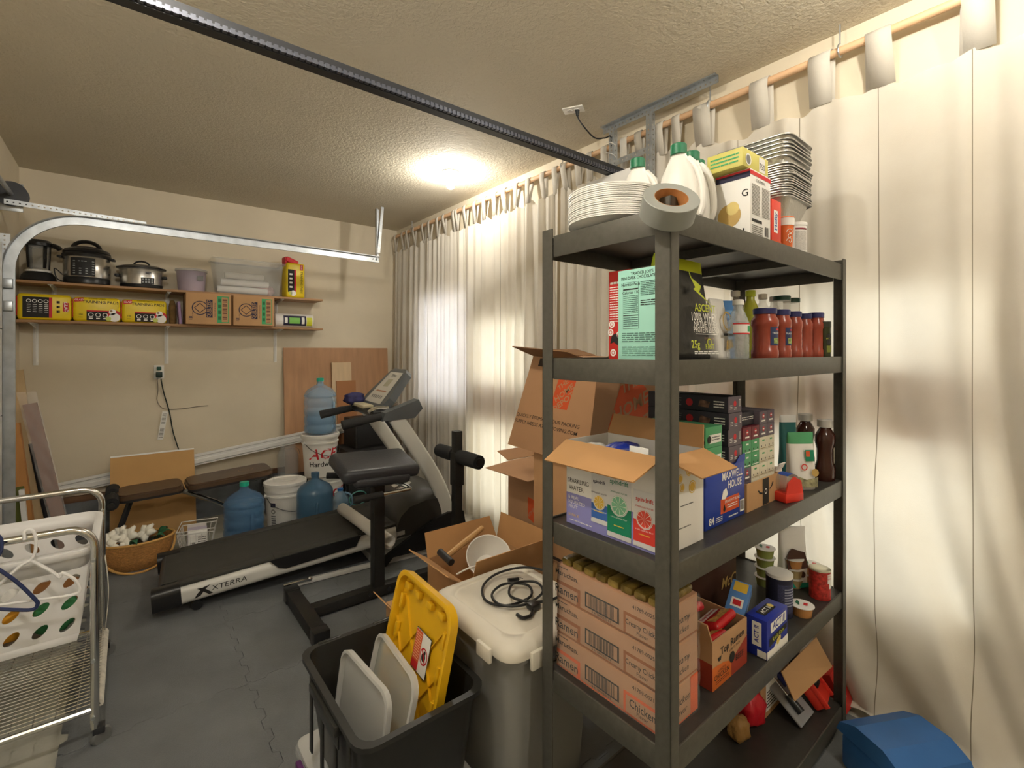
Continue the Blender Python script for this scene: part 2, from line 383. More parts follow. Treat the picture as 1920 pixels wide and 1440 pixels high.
# seams: thin darker stitched lines every third of a metre along the cloth
at_ = N.new('ShaderNodeAttribute'); at_.attribute_name = 'cloth_u'; fr = N.new('ShaderNodeMath'); fr.operation = 'FRACT'; mu = N.new('ShaderNodeMath'); mu.operation = 'MULTIPLY'; mu.inputs[1].default_value = 3.6
L.new(at_.outputs['Fac'], mu.inputs[0]); L.new(mu.outputs[0], fr.inputs[0]); lt = N.new('ShaderNodeMath'); lt.operation = 'COMPARE'; lt.inputs[1].default_value = .5; lt.inputs[2].default_value = .005; L.new(fr.outputs[0], lt.inputs[0])
mx = N.new('ShaderNodeMixRGB'); L.new(lt.outputs[0], mx.inputs[0]); L.new(rp.outputs['Color'], mx.inputs[1]); mx.inputs[2].default_value = lin('#8c8472')
wv = N.new('ShaderNodeTexNoise'); wv.inputs['Scale'].default_value = 240; L.new(tc.outputs['Object'], wv.inputs['Vector']); bp = N.new('ShaderNodeBump'); bp.inputs['Strength'].default_value = .15; bp.inputs['Distance'].default_value = .003; L.new(wv.outputs['Fac'], bp.inputs['Height'])
df = N.new('ShaderNodeBsdfDiffuse'); tl = N.new('ShaderNodeBsdfTranslucent'); ms = N.new('ShaderNodeMixShader'); ms.inputs[0].default_value = .33
for q in (df, tl): L.new(mx.outputs[0], q.inputs['Color'])
L.new(bp.outputs['Normal'], df.inputs['Normal'])
L.new(df.outputs[0], ms.inputs[1]); L.new(tl.outputs[0], ms.inputs[2]); L.new(ms.outputs[0], N['Material Output'].inputs['Surface'])
def curtain(label, y0, y1, ntab, lam, amp, seed, x0=XR, puddle=.12, broad=0, flow=0, drop=.135, tabw=.024):
    rn = random.Random(seed); t = thing('curtain', label, 'curtain', (0, 0, 0), group=None)
    Lg = y0 - y1; nu = int(Lg / .011); nv = 58; ztop = ZR - drop; S = ztop + puddle
    ph = [rn.uniform(0, 6.28) for _ in range(6)]
    tabs = [y0 - .03 - (Lg - .06) * (i + rn.uniform(-.16, .16) * (0 < i < ntab - 1)) / (ntab - 1) for i in range(ntab)]
    def sag(y):
        d = min(abs(y - q) for q in tabs); return -.045 * min(1, d / .07) - .012 * math.sin(y * 23 + ph[0])
    def fn(i, j):
        s = j * S; y = y0 - Lg * i; w_ = y + .045 * math.sin(y * 5.1 + ph[1]) + .02 * math.sin(y * 13 + ph[2])
        z = ztop - s; g = .55 + .55 * min(1, s / 1.2)
        yy = w_ + flow * max(0, s - .9) ** 2 * .25
        f = math.sin(2*PI*yy/lam + ph[3]) + .45 * math.sin(2*PI*yy/(lam*.53) + ph[4] + s*.35) + broad * math.sin(2*PI*yy/.62 + ph[5] + s * .5)
        x = x0 + amp * g * (f if f < 0 else f * .75)
        if j < .04: z += sag(y) * (1 - j / .04)
        if z < .03:
            o = .03 - z; x -= o * .9 + .02 * math.sin(y * 17 + ph[1]); z = .018 + .028 * abs(math.sin(y * 11 + o * 30 + ph[2])) * min(1, o / .05)
        x = min(x, XW - .006)
        return (x, y, z)
    b = B(); b.grid(fn, nu, nv); o = b.out('cloth', m_cloth, t, 0)
    o.data.polygons.foreach_set('use_smooth', [True] * len(o.data.polygons))
    a = o.data.attributes.new('cloth_u', 'FLOAT', 'POINT')
    a.data.foreach_set('value', [y0 + .37 - v.co.y + .1 * seed for v in o.data.vertices])
    for q in tabs:
        zr = rodz(q); wd = tabw; x = fn((y0 - q) / Lg, .03)[0]; zt = ztop - .03; tw = rn.uniform(-.02, .02)
        pr = [(x - .003, zt), (XR - .021, zr - .03), (XR - .0205, zr + .003), (XR - .012, zr + .018), (XR, zr + .0205), (XR + .013, zr + .017), (XR + .021, zr), (XR + .019, zr - .03), (x + .004, zt)]
        b = B(); n = len(pr); A = [b.v((px, q - wd + tw * k / n, pz)) for k, (px, pz) in enumerate(pr)]; C = [b.v((px, q + wd + tw * k / n, pz)) for k, (px, pz) in enumerate(pr)]
        b.skin([A, C], closed=False); b.out('tab', m_cloth, t, 60, th=.002)
    return t
curtain('off-white canvas curtain panel in the corner beside the plywood sheet', 4.96, 3.69, 9, .105, .024, 1)
curtain('off-white canvas curtain panel hanging behind the treadmill and moving boxes', 3.70, 2.36, 10, .125, .026, 2, puddle=.2)
curtain('pleated off-white curtain panel hanging behind the garage door opener hanger', 2.34, 1.30, 9, .095, .022, 3, x0=XR+.004)
curtain('broad off-white canvas curtain panel hanging behind the storage rack', 1.335, .0, 6, .25, .023, 4, x0=XR+.010, broad=.9, flow=.5, puddle=.05, drop=.17, tabw=.042)
curtain('off-white canvas curtain panel hanging past the storage rack with long dark seams', .03, -.85, 5, .30, .03, 5, x0=XR-.035, broad=.9, flow=.4, drop=.17, tabw=.042)
# ---------------------------------------------------------------- storage rack
RA = RAD(.65); PX, PY = .9725, .6292; RW, RD = 1.22, .4314
RZ = [1.808, 1.45, .97, .535, .09]
def rk(a, b, z=0): return Vector((PX + a*math.cos(RA) - b*math.sin(RA), PY + a*math.sin(RA) + b*math.cos(RA), z))
def on(a, b, sh): return rk(a, b, RZ[sh] - .004)
m_rack = M('rack_steel', '#55534c', .45, .3, var=.1, scale=60, bump=.05, bscale=300)
m_board = M('rack_shelf_board', '#3b3936', .42, .2, var=.1, scale=40)
t = thing('storage_rack', 'black steel shelving rack with five shelves loaded with groceries', 'shelf rack', rk(0, 0, 0), RA)
for x, sx in ((0, 1), (RW, -1)):
    for y, sy in ((0, 1), (RD, -1)):
        b = B(); b.box(min(x, x+sx*.034), max(x, x+sx*.034), min(y, y+sy*.003), max(y, y+sy*.003), .0125, 1.829)
        b.box(min(x, x+sx*.003), max(x, x+sx*.003), min(y, y+sy*.042), max(y, y+sy*.042), .0125, 1.829); b.out('post', m_rack, t, 0)
        B().box(min(x-sx*.003, x+sx*.04), max(x-sx*.003, x+sx*.04), min(y-sy*.003, y+sy*.046), max(y-sy*.003, y+sy*.046), .0123, .03, .003).out('foot_cap', m_blk, t)
for z in RZ:
    H_ = .062
    for y0, y1 in ((.004, .010), (RD-.010, RD-.004)): B().box(.034, RW-.034, y0, y1, z-H_, z, .0015).out('long_beam', m_rack, t)
    for x0, x1 in ((.004, .010), (RW-.010, RW-.004)): B().box(x0, x1, .042, RD-.042, z-H_, z, .0015).out('short_beam', m_rack, t)
    B().box(.0105, RW-.0105, .0105, RD-.0105, z-.016, z-.0045).out('shelf_board', m_board, t, 0)
    for x in (.42, .80): B().box(x, x+.03, .011, RD-.011, z-.045, z-.0165).out('cross_bar', m_rack, t, 0)
# ================================================================ back wall: shelves and what stands on them
m_shelf = M('shelf_wood', '#a9825c', .55, var=.15, scale=7, stretch=(.3, 2, 4))
m_white = M('white_enamel', '#e8e6e0', .4)
m_card = M('cardboard', '#bd9468', .8, var=.05, scale=6)
m_cardin = M('cardboard_inside', '#b98d5e', .85, var=.08, scale=5)
m_ink = M('black_ink', '#23211f', .7)
m_wink = M('white_ink', '#f1efe9', .6)
m_red = M('red_ink', '#c8242c', .55)
m_green = M('green_ink', '#3fa468', .6)
m_yel = M('yellow_film', '#e9cc1c', .35, var=.04, scale=10, bump=.15, bscale=14)
m_steel = M('brushed_steel', '#c3c0ba', .26, .9, var=.06, scale=3, stretch=(1, 1, 30))
m_bplas = M('black_plastic', '#1d1d1e', .32)
m_bmatt = M('black_matt', '#232324', .6)
m_gplas = M('grey_plastic', '#6e6f6e', .45)
m_clear = M('clear_plastic', '#dfe2e2', .18, alpha=.16)
m_frost = M('frosted_plastic', '#dcdcd8', .4, alpha=.62)
m_film = M('clear_film', '#f2f2ee', .15, alpha=.10, bump=.6, bscale=25)
def X_(u, Y): return at(u, 600, Y=Y).x
ZS1, ZS2 = 1.975, 1.695
for z, lab, br, stub in ((ZS1, 'upper brown wooden wall shelf holding the cookers', (-.44, .26, 1.115), 1), (ZS2, 'lower brown wooden wall shelf holding yellow packs and two boxes', (-.54, .255, 1.105), 0)):
    t = thing('wall_shelf', lab, 'shelf', (0, 0, 0))
    B().box(XL+.003, 1.475, 4.774, YB-.002, z-.019, z-.0005, .002).out('board', m_shelf, t)
    for x in br:
        L_ = .30 if not stub else .12
        b = B().prism([(YB-.002, z-.02), (4.79, z-.02), (4.79, z-.034), (YB-.03, z-.05), (YB-.012, z-L_-.02), (YB-.002, z-L_-.02)], x-.002, x+.002, 'x')
        b.box(x-.014, x+.014, YB-.006, YB-.002, z-L_-.03, z-.02); b.box(x-.014, x+.014, 4.79, YB-.004, z-.024, z-.0195)
        b.out('bracket', m_white, t, 0)
# blender
t = thing('countertop_blender', 'black blender with glass jar at the end of the upper wall shelf', 'blender', (-.512, 4.90, ZS1))
B().lathe([(.095, 0), (.1, .012), (.092, .045), (.075, .068), (.05, .075)], 24).out('base', m_bplas, t)
B().lathe([(.072, .072), (.074, .085), (.066, .088)], 24).out('ring', m_white, t)
B().lathe([(.05, .088), (.056, .10), (.064, .24), (.066, .262), (.061, .262), (.052, .105)], 20).out('glass_jar', m_clear, t)
for a in (2.2, 3.6, 5.2, .4):
    b = B(); b.grid(lambda i, j: ((.0585+.0075*j)*1.05*math.cos(a+.32*i), (.0585+.0075*j)*1.05*math.sin(a+.32*i), .1+.16*j), 4, 2); b.out('jar_band', m_bplas, t, th=.004)
B().lathe([(.06, .258), (.078, .262), (.08, .285), (.062, .305), (.02, .312)], 24).out('lid', m_bplas, t)
B().tube(spline([(.075, -.02, .275), (.105, -.03, .262), (.118, -.03, .245)], 4), [.018]*8 + [.012], 8).out('spout', m_bplas, t)
# pressure cooker
t = thing('pressure_cooker', 'round steel pressure cooker with black lid and keypad', 'cooker', (-.245, 4.888, ZS1), RAD(-8))
B().lathe([(.125, 0), (.135, .005), (.137, .045), (.134, .05)], 32).out('base_ring', m_bplas, t)
B().lathe([(.133, .046), (.137, .06), (.137, .2), (.133, .206)], 36).out('body', m_steel, t)
B().lathe([(.133, .2), (.143, .205), (.146, .222), (.138, .235), (.142, .24), (.13, .262), (.08, .285), (.02, .292)], 32).out('lid', m_bplas, t)
B().tube([(-.07*math.cos(a)*1.15, -.02, .27 + .058*math.sin(a)) for a in [PI*i/10 for i in range(11)]], [.014]*11, 8).out('lid_handle', m_bplas, t)
for s in (-1, 1): B().box(min(s*.138, s*.168), max(s*.138, s*.168), -.035, .03, .195, .213, .006).out('side_handle', m_bplas, t)
b = B(); b.grid(lambda i, j: (.139*math.sin(-.52+1.04*i), -.139*math.cos(-.52+1.04*i), .055 + .135*j), 10, 6); b.out('keypad', m_bmatt, t, 0, th=.004)
b = B(); rn = random.Random(2)
for r_ in range(6):
    for c_ in range(4):
        a = -.4 + .26*c_; z = .07 + .018*r_; l = .1
        if r_ > 2 and 0 < c_ < 3: continue
        b.poly([(.1416*math.sin(q), -.1416*math.cos(q), h) for q, h in ((a, z), (a+l, z), (a+l, z+.006), (a, z+.006))])
for a in (-.18, -.05, .08): b.poly([(.1416*math.sin(q), -.1416*math.cos(q), h) for q, h in ((a, .16), (a+.09, .16), (a+.09, .166), (a, .166))])
b.out('key_print', M('grey_ink', '#9fa3a3', .5), t, 0)
B().tube(spline([(-.12, -.09, .06), (-.16, -.11, .10), (-.15, -.10, .03), (-.10, -.125, .004)], 6), .004, 6).out('mains_cable', m_blk, t)
# slow cooker
t = thing('slow_cooker', 'oval steel slow cooker with glass lid and black side handles', 'cooker', (.085, 4.89, ZS1), RAD(-6))
B().lathe([(.105, 0), (.112, .006), (.115, .03)], 32, sx=1.22, sy=.95).out('base_ring', m_bplas, t)
B().lathe([(.113, .028), (.118, .15), (.115, .156)], 36, sx=1.22, sy=.95).out('body', m_steel, t)
B().lathe([(.112, .15), (.132, .155), (.133, .166), (.125, .168)], 36, sx=1.22, sy=.95).out('crock_rim', m_bplas, t)
B().lathe([(.122, .167), (.1, .181), (.05, .19), (.01, .192)], 32, sx=1.22, sy=.95).out('lid', M('smoked_glass', '#35302b', .08), t)
B().tube([(-.05*math.cos(a), 0, .187 + .034*math.sin(a)) for a in [PI*i/8 for i in range(9)]], .007, 8).out('lid_handle', m_bplas, t)
for s in (-1, 1): B().box(min(s*.136, s*.168), max(s*.136, s*.168), -.04, .02, .085, .107, .006).out('side_handle', m_bplas, t)
p = Print(t, (.005, -.1135, .03), (1, .14, 0), (0, 0, 1), .085, .05, 'keypad'); p.rect(0, 0, 1, 1, m_bmatt, 2)
for i in range(4):
    for j in range(2): p.rect(.08+.23*i, .15+.42*j, .22+.23*i, .42+.42*j, MATS['grey_ink'], 4)
p.done()
B().box(.035, .07, -.119, -.115, .115, .122).out('badge', m_dark, t, 0)
# round tub with lid
t = thing('plastic_tub', 'round clear tub with frosted lid holding small coloured packets', 'tub', (.42, 4.885, ZS1))
B().lathe([(.093, .003), (.095, .0), (.108, .17), (.105, .172)], 28).out('body', M('lilac_tub', '#c4b7c8', .3, alpha=.6), t)
B().lathe([(.106, .168), (.117, .17), (.117, .185), (.09, .192), (.01, .194)], 28).out('lid', m_frost, t)
B().lathe([(.02, .004), (.09, .004), (.099, .09), (.02, .085)], 20).out('contents', M('packet_mix', '#b5968c', .6, var=.6, scale=30), t)
B().box(.03, .075, -.105, -.1, .09, .13).out('sticker', m_gplas, t, 0)
# clear storage bin with white rolls inside
def open_bin(b, w, d, h, tp, r, th=.004, lip=.012):
    """thin-walled tapered tub, rounded corners: w,d at the rim, tp shrink at the base"""
    def ring(e, z): return [(x, y, z) for x, y in rrect(-w/2+e, w/2-e, -d/2+e, d/2-e, max(.004, r-e*.3), 4)]
    rs = [ring(tp+th, th), ring(th, h), ring(-lip, h), ring(-lip, h-.014), ring(-lip+.003, h-.014), ring(0, h-.003), ring(tp, 0)]
    V = [[b.v(p) for p in q] for q in rs]; b.skin(V); b.f(V[0]); b.f(V[-1][::-1]); return b
t = thing('clear_storage_bin', 'clear plastic bin of white rolls on the upper wall shelf', 'storage bin', (.845, 4.885, ZS1))
open_bin(B(), .56, .27, .30, .035, .03).out('tub', m_clear, t)
m_bag = M('white_bag', '#e9e7e2', .5, var=.05, scale=14, bump=.5, bscale=16)
def bundle(loc, rx, ry, rz_, seed, mat, label, cat, name, group=None, rot=0):
    rn = random.Random(seed); ph = [rn.uniform(0, 6) for _ in range(4)]
    def fn(i, j):
        a = 2*PI*i; e = -PI/2 + PI*j; k = 1 + .10*math.sin(5*a+ph[0])*math.cos(e) + .08*math.sin(9*a+4*e+ph[1]) + .06*math.sin(7*e+ph[2])
        sg = lambda x, p: math.copysign(abs(x)**p, x)
        return (rx*k*sg(math.cos(e), .7)*math.cos(a), ry*k*sg(math.cos(e), .7)*math.sin(a), rz_*(1+sg(math.sin(e), .8)*(1+.05*math.sin(3*a+ph[3]))))
    b = B(); b.grid(fn, 28, 12, cu=True); o = b.out(name, mat, None, 0); o.data.polygons.foreach_set('use_smooth', [True]*len(o.data.polygons))
    o.location = loc; o.rotation_euler = (0, 0, rot); return tag(o, label, cat, group)
for i, (x, z, l, q) in enumerate(((.80, .01, .20, 'lowest white roll inside the clear bin'), (.82, .075, .19, 'middle white roll stacked inside the clear bin'), (.815, .135, .155, 'topmost white roll inside the clear bin'))):
    b = B(); b.mx = Matrix.Translation((x, 4.86, ZS1+z+.031)) @ Matrix.Rotation(PI/2, 4, 'Y'); b.lathe([(.008, -l), (.026, -l), (.028, -l+.01), (.030, 0), (.028, l-.01), (.026, l), (.008, l)], 14); tag(b.out('plastic_roll', m_bag), q, 'roll')
bundle((.98, 4.92, ZS1+.006), .085, .07, .05, 4, M('striped_packet', '#c9a8a4', .5, var=.4, scale=24), 'pale red striped packet inside the clear bin', 'packet', 'striped_packet')
# packs of training pads
def pads(loc, rz, label, w, d, h, variant, rot=None):
    t = thing('training_pads_pack', label, 'pack', loc, rz, 'yellow training pad packs', rot); bx = (-w/2, w/2, -d/2, d/2, 0, h)
    b = B(); b.box(*bx, .022, 3); b.out('film_wrap', m_yel, t, 60)
    f = face(t, bx, 'F')
    if variant:
        f.text('TRAINING PADS', .58, .80, h*.155, m_ink, bold=.01); f.text('ACTIVATED CARBON', .5, .94, h*.055, m_ink)
        f.poly([(.03, .78), (.22, .82), (.22, .97), (.03, .93)], m_red); f.text('GLAD', .125, .875, h*.10, m_wink, 2, rot=.04, shear=.2, bold=.01)
        f.rect(.28, .05, .97, .42, m_ink); f.rect(.28, .42, .80, .47, m_red, 1)
        for i in range(3): f.ringd(.37+.15*i, .28, .012, .016, m_wink, 2, 12); f.rect(.33+.15*i, .11, .41+.15*i, .16, m_wink, 2)
        f.disc(.86, .28, .042, m_red, 1); f.disc(.83, .42, .022, m_wink, 3); f.disc(.87, .2, .034, m_wink, 3); f.disc(.80, .46, .008, M('dog_ear', '#a8875c', .7), 4); f.disc(.74, .14, .017, M('badge_green', '#c9d46a', .6), 4)
        f.text('100', .16, .28, h*.09, m_ink, bold=.01); f.text('PADS', .16, .17, h*.05, m_ink)
    else:
        f.rect(.10, .10, .58, .88, m_ink); f.rect(.58, .10, .64, .88, m_red, 1)
        for i in range(4):
            x = .18 + .105*i; f.ringd(x+.03, .72, .009, .013, m_wink, 2, 12); f.lines(x, .28, x+.07, .62, 5, m_wink, 2, .3, i, 1)
        f.poly([(.84, .36), (.95, .36), (.95, .70), (.84, .70)], m_red); f.text('GLAD', .895, .53, h*.15, m_wink, 2, rot=-PI/2+.1, bold=.01)
        f.lines(.72, .25, .78, .8, 3, m_ink, 1, .5, 8, 1)
    f.done()
    B().box(-w/2-.006, -w/2+.006, -d/2+.02, d/2-.02, .03, h-.02, .004).out('end_fold', m_red, t)
    return t
pads((-.472, 4.90, ZS2), 0, 'yellow training pads pack with black panel beside the door track', .285, .16, .19, 0)
pads((-.185, 4.90, ZS2), 0, 'yellow training pads pack between two others on the lower wall shelf', .275, .16, .185, 1)
pads((.103, 4.90, ZS2), 0, 'yellow training pads pack next to the purple slab', .285, .16, .185, 1)
t = thing('training_pads_pack', 'yellow training pads pack standing upright with torn red top', 'pack', (1.232, 4.885, ZS1), RAD(4), 'yellow training pad packs')
bx = (-.085, .085, -.075, .075, 0, .33); B().box(*bx, .02, 3).out('film_wrap', m_yel, t, 60)
f = face(t, bx, 'F'); f.rect(.08, .16, .42, .80, m_ink); f.rect(.42, .16, .52, .80, m_red, 1); f.disc(.22, .13, .018, MATS['badge_green'], 2); f.disc(.36, .13, .026, m_wink, 2)
for i in range(4): f.rect(.16, .28+.12*i, .32, .33+.12*i, m_wink, 2)
f.text('TRAINING PADS', .80, .45, .028, m_ink, 2, rot=-PI/2, bold=.01); f.rect(.72, .80, .88, .96, m_red, 1); f.text('GLAD', .80, .88, .018, m_wink, 3, rot=-PI/2); f.done()
B().box(-.088, -.07, -.05, .05, .3, .385, .006).out('torn_flap', m_red, t); b = B(); b.mx = Matrix.Translation((-.03, 0, .345)) @ Matrix.Rotation(.35, 4, 'Y'); b.box(-.055, .06, -.06, .06, -.02, .028, .012); b.out('torn_flap', m_red, t)
# odd pieces between the packs and the cartons
b = B(); b.lathe([(.015, 0), (.024, .01), (.026, .15), (.018, .19), (.012, .20)], 14, (.288, 4.90, ZS2)); tag(b.out('foam_roll', M('brown_foam', '#7c6138', .9, var=.25, scale=30, bump=.4)), 'thin brown roll wedged beside the purple slab', 'roll')
b = B(); b.mx = Matrix.Translation((.338, 4.86, ZS2+.001)) @ Matrix.Rotation(-.07, 4, 'Y'); b.box(-.009, .009, -.08, .08, .001, .185, .003); tag(b.out('foam_slab', M('purple_foam', '#b69ac4', .8)), 'thin purple foam slab leaning beside the cardboard cartons', 'foam slab')
def carton(name, label, loc, w, d, h, rz=0, group=None, mat=None, open_=False):
    t = thing(name, label, 'box', loc, rz, group); bx = (-w/2, w/2, -d/2, d/2, 0, h); B().box(*bx, .003).out('carton_body', mat or m_card, t); return t, bx
m_navy = M('navy_ink', '#2b2a45', .7)
for x, lab in ((.528, 'cardboard tissue carton beside the purple foam slab'), (.866, 'cardboard tissue carton beside the paper towel roll')):
    t, bx = carton('tissue_carton', lab, (x, 4.842, ZS2), .322, .28, .258, 0, 'two printed tissue cartons')
    f = face(t, bx, 'F'); cx, cy = .30, .52
    f.disc(cx, cy, .058, m_navy); f.disc(cx, cy, .051, m_card, 1)
    for k in range(4):
        for s in (-1, 1):
            d_ = .012*k; f.poly([(cx-(.044-d_)/.322*1, cy+s*d_/.258), (cx, cy+s*(.04)/.258), (cx+(.044-d_)/.322, cy+s*d_/.258), (cx+(.038-d_)/.322, cy+s*(d_-.001)/.258), (cx, cy+s*.034/.258), (cx-(.038-d_)/.322, cy+s*(d_-.001)/.258)], m_navy, 2)
    f.rect(.435, .22, .575, .80, m_navy, 2); f.text('QUILTED', .49, .51, .036, m_card, 3, rot=PI/2, bold=.01); f.text('NORTHERN', .55, .51, .020, m_card, 3, rot=PI/2)
    f.text('Ultra Soft & Strong', .625, .48, .015, m_navy, 1, rot=PI/2); f.rect(.68, .06, .94, .93, m_green); f.rect(.78, .09, .92, .90, m_card, 1)
    for q in range(16): f.rect(.80, .12+.047*q, .90, .12+.047*q+.012*(1+q % 3), M('brown_ink', '#6b4434', .7), 2)
    f.lines(.70, .12, .76, .88, 4, M('dark_green_ink', '#1f6a3e', .6), 2, .6, 3, 1); f.text('18', .10, .18, .034, m_navy, 1, rot=PI/2, bold=.02); f.text('MEGA ROLLS', .14, .30, .011, m_navy, 1, rot=PI/2); f.done()
# paper towel roll lying on its side
t = thing('paper_towel_roll', 'wrapped paper towel roll lying on the lower wall shelf', 'paper towels', (1.235, 4.885, ZS2+.0665), RAD(-2))
b = B(); b.mx = Matrix.Rotation(PI/2, 4, 'Y'); b.lathe([(.018, -.172), (.055, -.172), (.064, -.163), (.066, -.15), (.066, .15), (.062, .168), (.02, .172)], 28); b.out('wrapped_roll', m_bag, t)
def arcband(b, x0, x1, a0, a1, r, n=10): b.grid(lambda i, j: (x0+(x1-x0)*i, -r*math.cos(a0+(a1-a0)*j), r*math.sin(a0+(a1-a0)*j)), 2, n)
for nm, x0, x1, a0, a1, r, m in (('printed_label', -.10, .10, -.8, .75, .0668, m_navy), ('printed_label', -.05, .045, -.45, .42, .0674, M('lime_ink', '#7fc35b', .5)), ('printed_label', .105, .155, -.8, .5, .0668, M('yellow_ink', '#d9dd3e', .5)), ('printed_label', -.09, -.065, -.4, .4, .0674, m_wink), ('printed_label', .06, .085, -.5, .5, .0674, m_wink)):
    b = B(); arcband(b, x0, x1, a0, a1, r); b.out(nm, m, t, 60)
b = B(); b.mx = Matrix.Rotation(-PI/2, 4, 'Y'); b.lathe([(.016, .160), (.022, .1735), (.02, .1735)], 16); b.out('core', m_card, t)
# wall outlet with adapters, cords and tag
t = thing('wall_outlet', 'wall outlet with dark adapters plugged in below the shelf', 'outlet', (.203, YB, 1.295))
B().box(-.035, .035, -.006, 0, -.057, .057, .002).out('cover_plate', m_porc, t)
B().box(-.022, .022, -.045, -.006, -.045, 0, .004).out('adapter', M('dark_green_plastic', '#16302a', .4), t)
B().box(-.016, .016, -.03, -.006, .015, .045, .006).out('plug', M('green_plastic', '#2c5a4a', .5), t)
c1 = spline([(.215, YB-.03, 1.24), (.235, YB-.012, 1.12), (.275, YB-.01, .95), (.30, YB-.012, .78), (.345, YB-.02, .60), (.36, YB-.03, .535)], 6)
tag(B().tube(c1, .0045, 6).out('extension_cord', M('dark_green_cord', '#1d2b26', .5)), 'dark green cord hanging down from the wall outlet', 'cord')
c2 = spline([(.19, YB-.02, 1.245), (.196, YB-.006, 1.14), (.19, YB-.005, 1.06), (.215, YB-.005, 1.0), (.26, YB-.005, .975), (.36, YB-.005, .972), (.47, YB-.005, .982), (.556, YB-.005, .985)], 6)
tag(B().tube(c2, .003, 6).out('speaker_wire', M('tan_wire', '#8b8172', .6)), 'thin tan wire tacked sideways along the wall', 'wire')
t = thing('paper_tag', 'white printed tag hanging from the cord on the wall', 'tag', (.245, YB-.02, .96), RAD(0), None, (RAD(3), RAD(8), 0))
bx = (-.02, .02, -.0006, .0006, -.24, 0); B().box(*bx).out('tag_card', m_wink, t, 0); f = face(t, bx, 'F'); f.lines(.15, .55, .85, .95, 9, M('faint_ink', '#77736c', .7), 1, .4, 3, 3); f.lines(.15, .06, .85, .42, 8, MATS['faint_ink'], 1, .5, 5, 3); f.done()
# ---------------------------------------------------------------- sheets and lumber leaning on the back wall
def beam(b, p0, p1, w, th, side=(0, -1, 0)):
    p0, p1 = Vector(p0), Vector(p1); d = (p1 - p0).normalized(); s_ = Vector(side); n = s_ - d * s_.dot(d); n.normalize(); a = d.cross(n)
    c = [p0 + a*(w/2*i) + n*(th/2*j) for i, j in ((-1,-1),(1,-1),(1,1),(-1,1))]; A = [b.v(q) for q in c]; C = [b.v(q + (p1-p0)) for q in c]
    b.skin([A, C]); b.f(A[::-1]); b.f(C); return b
m_ply = M('plywood', '#b48a66', .6, var=.12, scale=5, stretch=(5, 1, .6))
o = beam(B(), (1.71, 4.925, .02), (1.71, 5.018, 1.505), 1.07, .014).out('plywood_sheet', m_ply, ang=0); tag(o, 'large plywood sheet leaning on the wall behind the treadmill', 'plywood')
o = beam(B(), (1.735, 4.895, .015), (1.725, 4.985, 1.355), .20, .012).out('pale_board', M('pale_board', '#d5bb96', .5, var=.06, scale=6, stretch=(5, 1, .6)), ang=0); tag(o, 'pale narrow board with rounded top leaning on the plywood', 'board')
o = beam(B(), (1.77, 4.87, .013), (1.765, 4.958, 1.165), .20, .006).out('cardboard_strip', M('tan_card', '#a9744a', .75), ang=0); tag(o, 'brown cardboard strip leaning in front of the pale board', 'cardboard')
o = beam(B(), (1.48, 4.72, .014), (1.48, 4.86, .66), .21, .012).out('brown_panel', M('brown_panel', '#8f6134', .6, var=.12, scale=5), ang=0); tag(o, 'brown wood panel standing behind the stacked white buckets', 'panel')
# white moulding length
t = Vector((1.815, 4.895, .70)); s0 = Vector((-.43, 4.985, .42))
b = B(); d = (t - s0); pr = [(0, 0), (.008, 0), (.01, .012), (.018, .02), (.018, .05), (.012, .056), (.012, .072), (.02, .08), (.02, .098), (0, .1)]
A = [b.v(s0 + Vector((0, -x, y - .05))) for x, y in pr]; C = [b.v(s0 + d + Vector((0, -x, y - .05))) for x, y in pr]; b.skin([A, C]); b.f(A); b.f(C[::-1])
tag(b.out('moulding', m_trimw, ang=20), 'long white profiled moulding leaning along the back wall', 'moulding')
# fibreboard panel behind the bench
t = thing('fibreboard_panel', 'tan fibreboard panel with white edge leaning behind the bench', 'panel', (.165, 4.70, .004), 0, None, (RAD(-19), 0, 0))
B().box(-.275, .275, 0, .012, 0, .66).out('sheet', M('fibreboard', '#c2985f', .7, var=.05, scale=5), t, 0); B().box(-.275, .275, -.002, .014, .66, .672).out('white_edge', m_trimw, t, 0)
# lumber in the corner
lum = [('lumber_board', 'pale pine board leaning in the corner by the door track', 'board', (30, 694), (68, 972), 4.92, .075, .03, '#cbb187'),
       ('lumber_board', 'thin grey board leaning in the corner beside the black pipe', 'board', (46, 800), (84, 972), 4.985, .045, .015, '#6c6058'),
       ('cardboard_tube_box', 'long narrow cardboard box leaning in the corner', 'box', (21, 795), (48, 985), 4.72, .085, .06, '#bb8449'),
       ('wrapped_board', 'brown board wrapped in shiny clear plastic in the corner', 'board', (56, 757), (112, 978), 4.80, .075, .025, '#8d6654'),
       ('door_slat', 'tall dull beige slat standing in the corner against the wall', 'board', (19, 700), (24, 972), 5.0, .045, .015, '#a28f6a')]
for nm, lab, cat, a, c, Y, w_, th, col in lum:
    p1 = at(a[0], a[1], Y=min(Y+.02, 5.02)); p0 = at(c[0], c[1], Y=Y-.06); k = (p0.z - .012) / (p1.z - p0.z); p0 = p0 - (p1 - p0) * k
    o = beam(B(), p0, p1, w_, th).out(nm, M('lumber_' + col[1:], col, .6, var=.12, scale=6, stretch=(4, 4, .5)), ang=0); tag(o, lab, cat)
    if nm == 'wrapped_board':
        b = B(); dd = p1 - p0
        b.grid(lambda i, j: p0 + dd*(j*1.08) + Vector((-.05 + .10*i, -.022 - .006*math.sin(40*j+9*i), 0)), 6, 40); b.out('plastic_wrap', M('shiny_wrap', '#efeae6', .12, alpha=.25, bump=.8, bscale=30), o, 60)
p0, p1 = at(90, 985, Y=4.80), at(58, 832, Y=4.84); p0 = p0 - (p1-p0) * ((p0.z-.03)/(p1.z-p0.z))
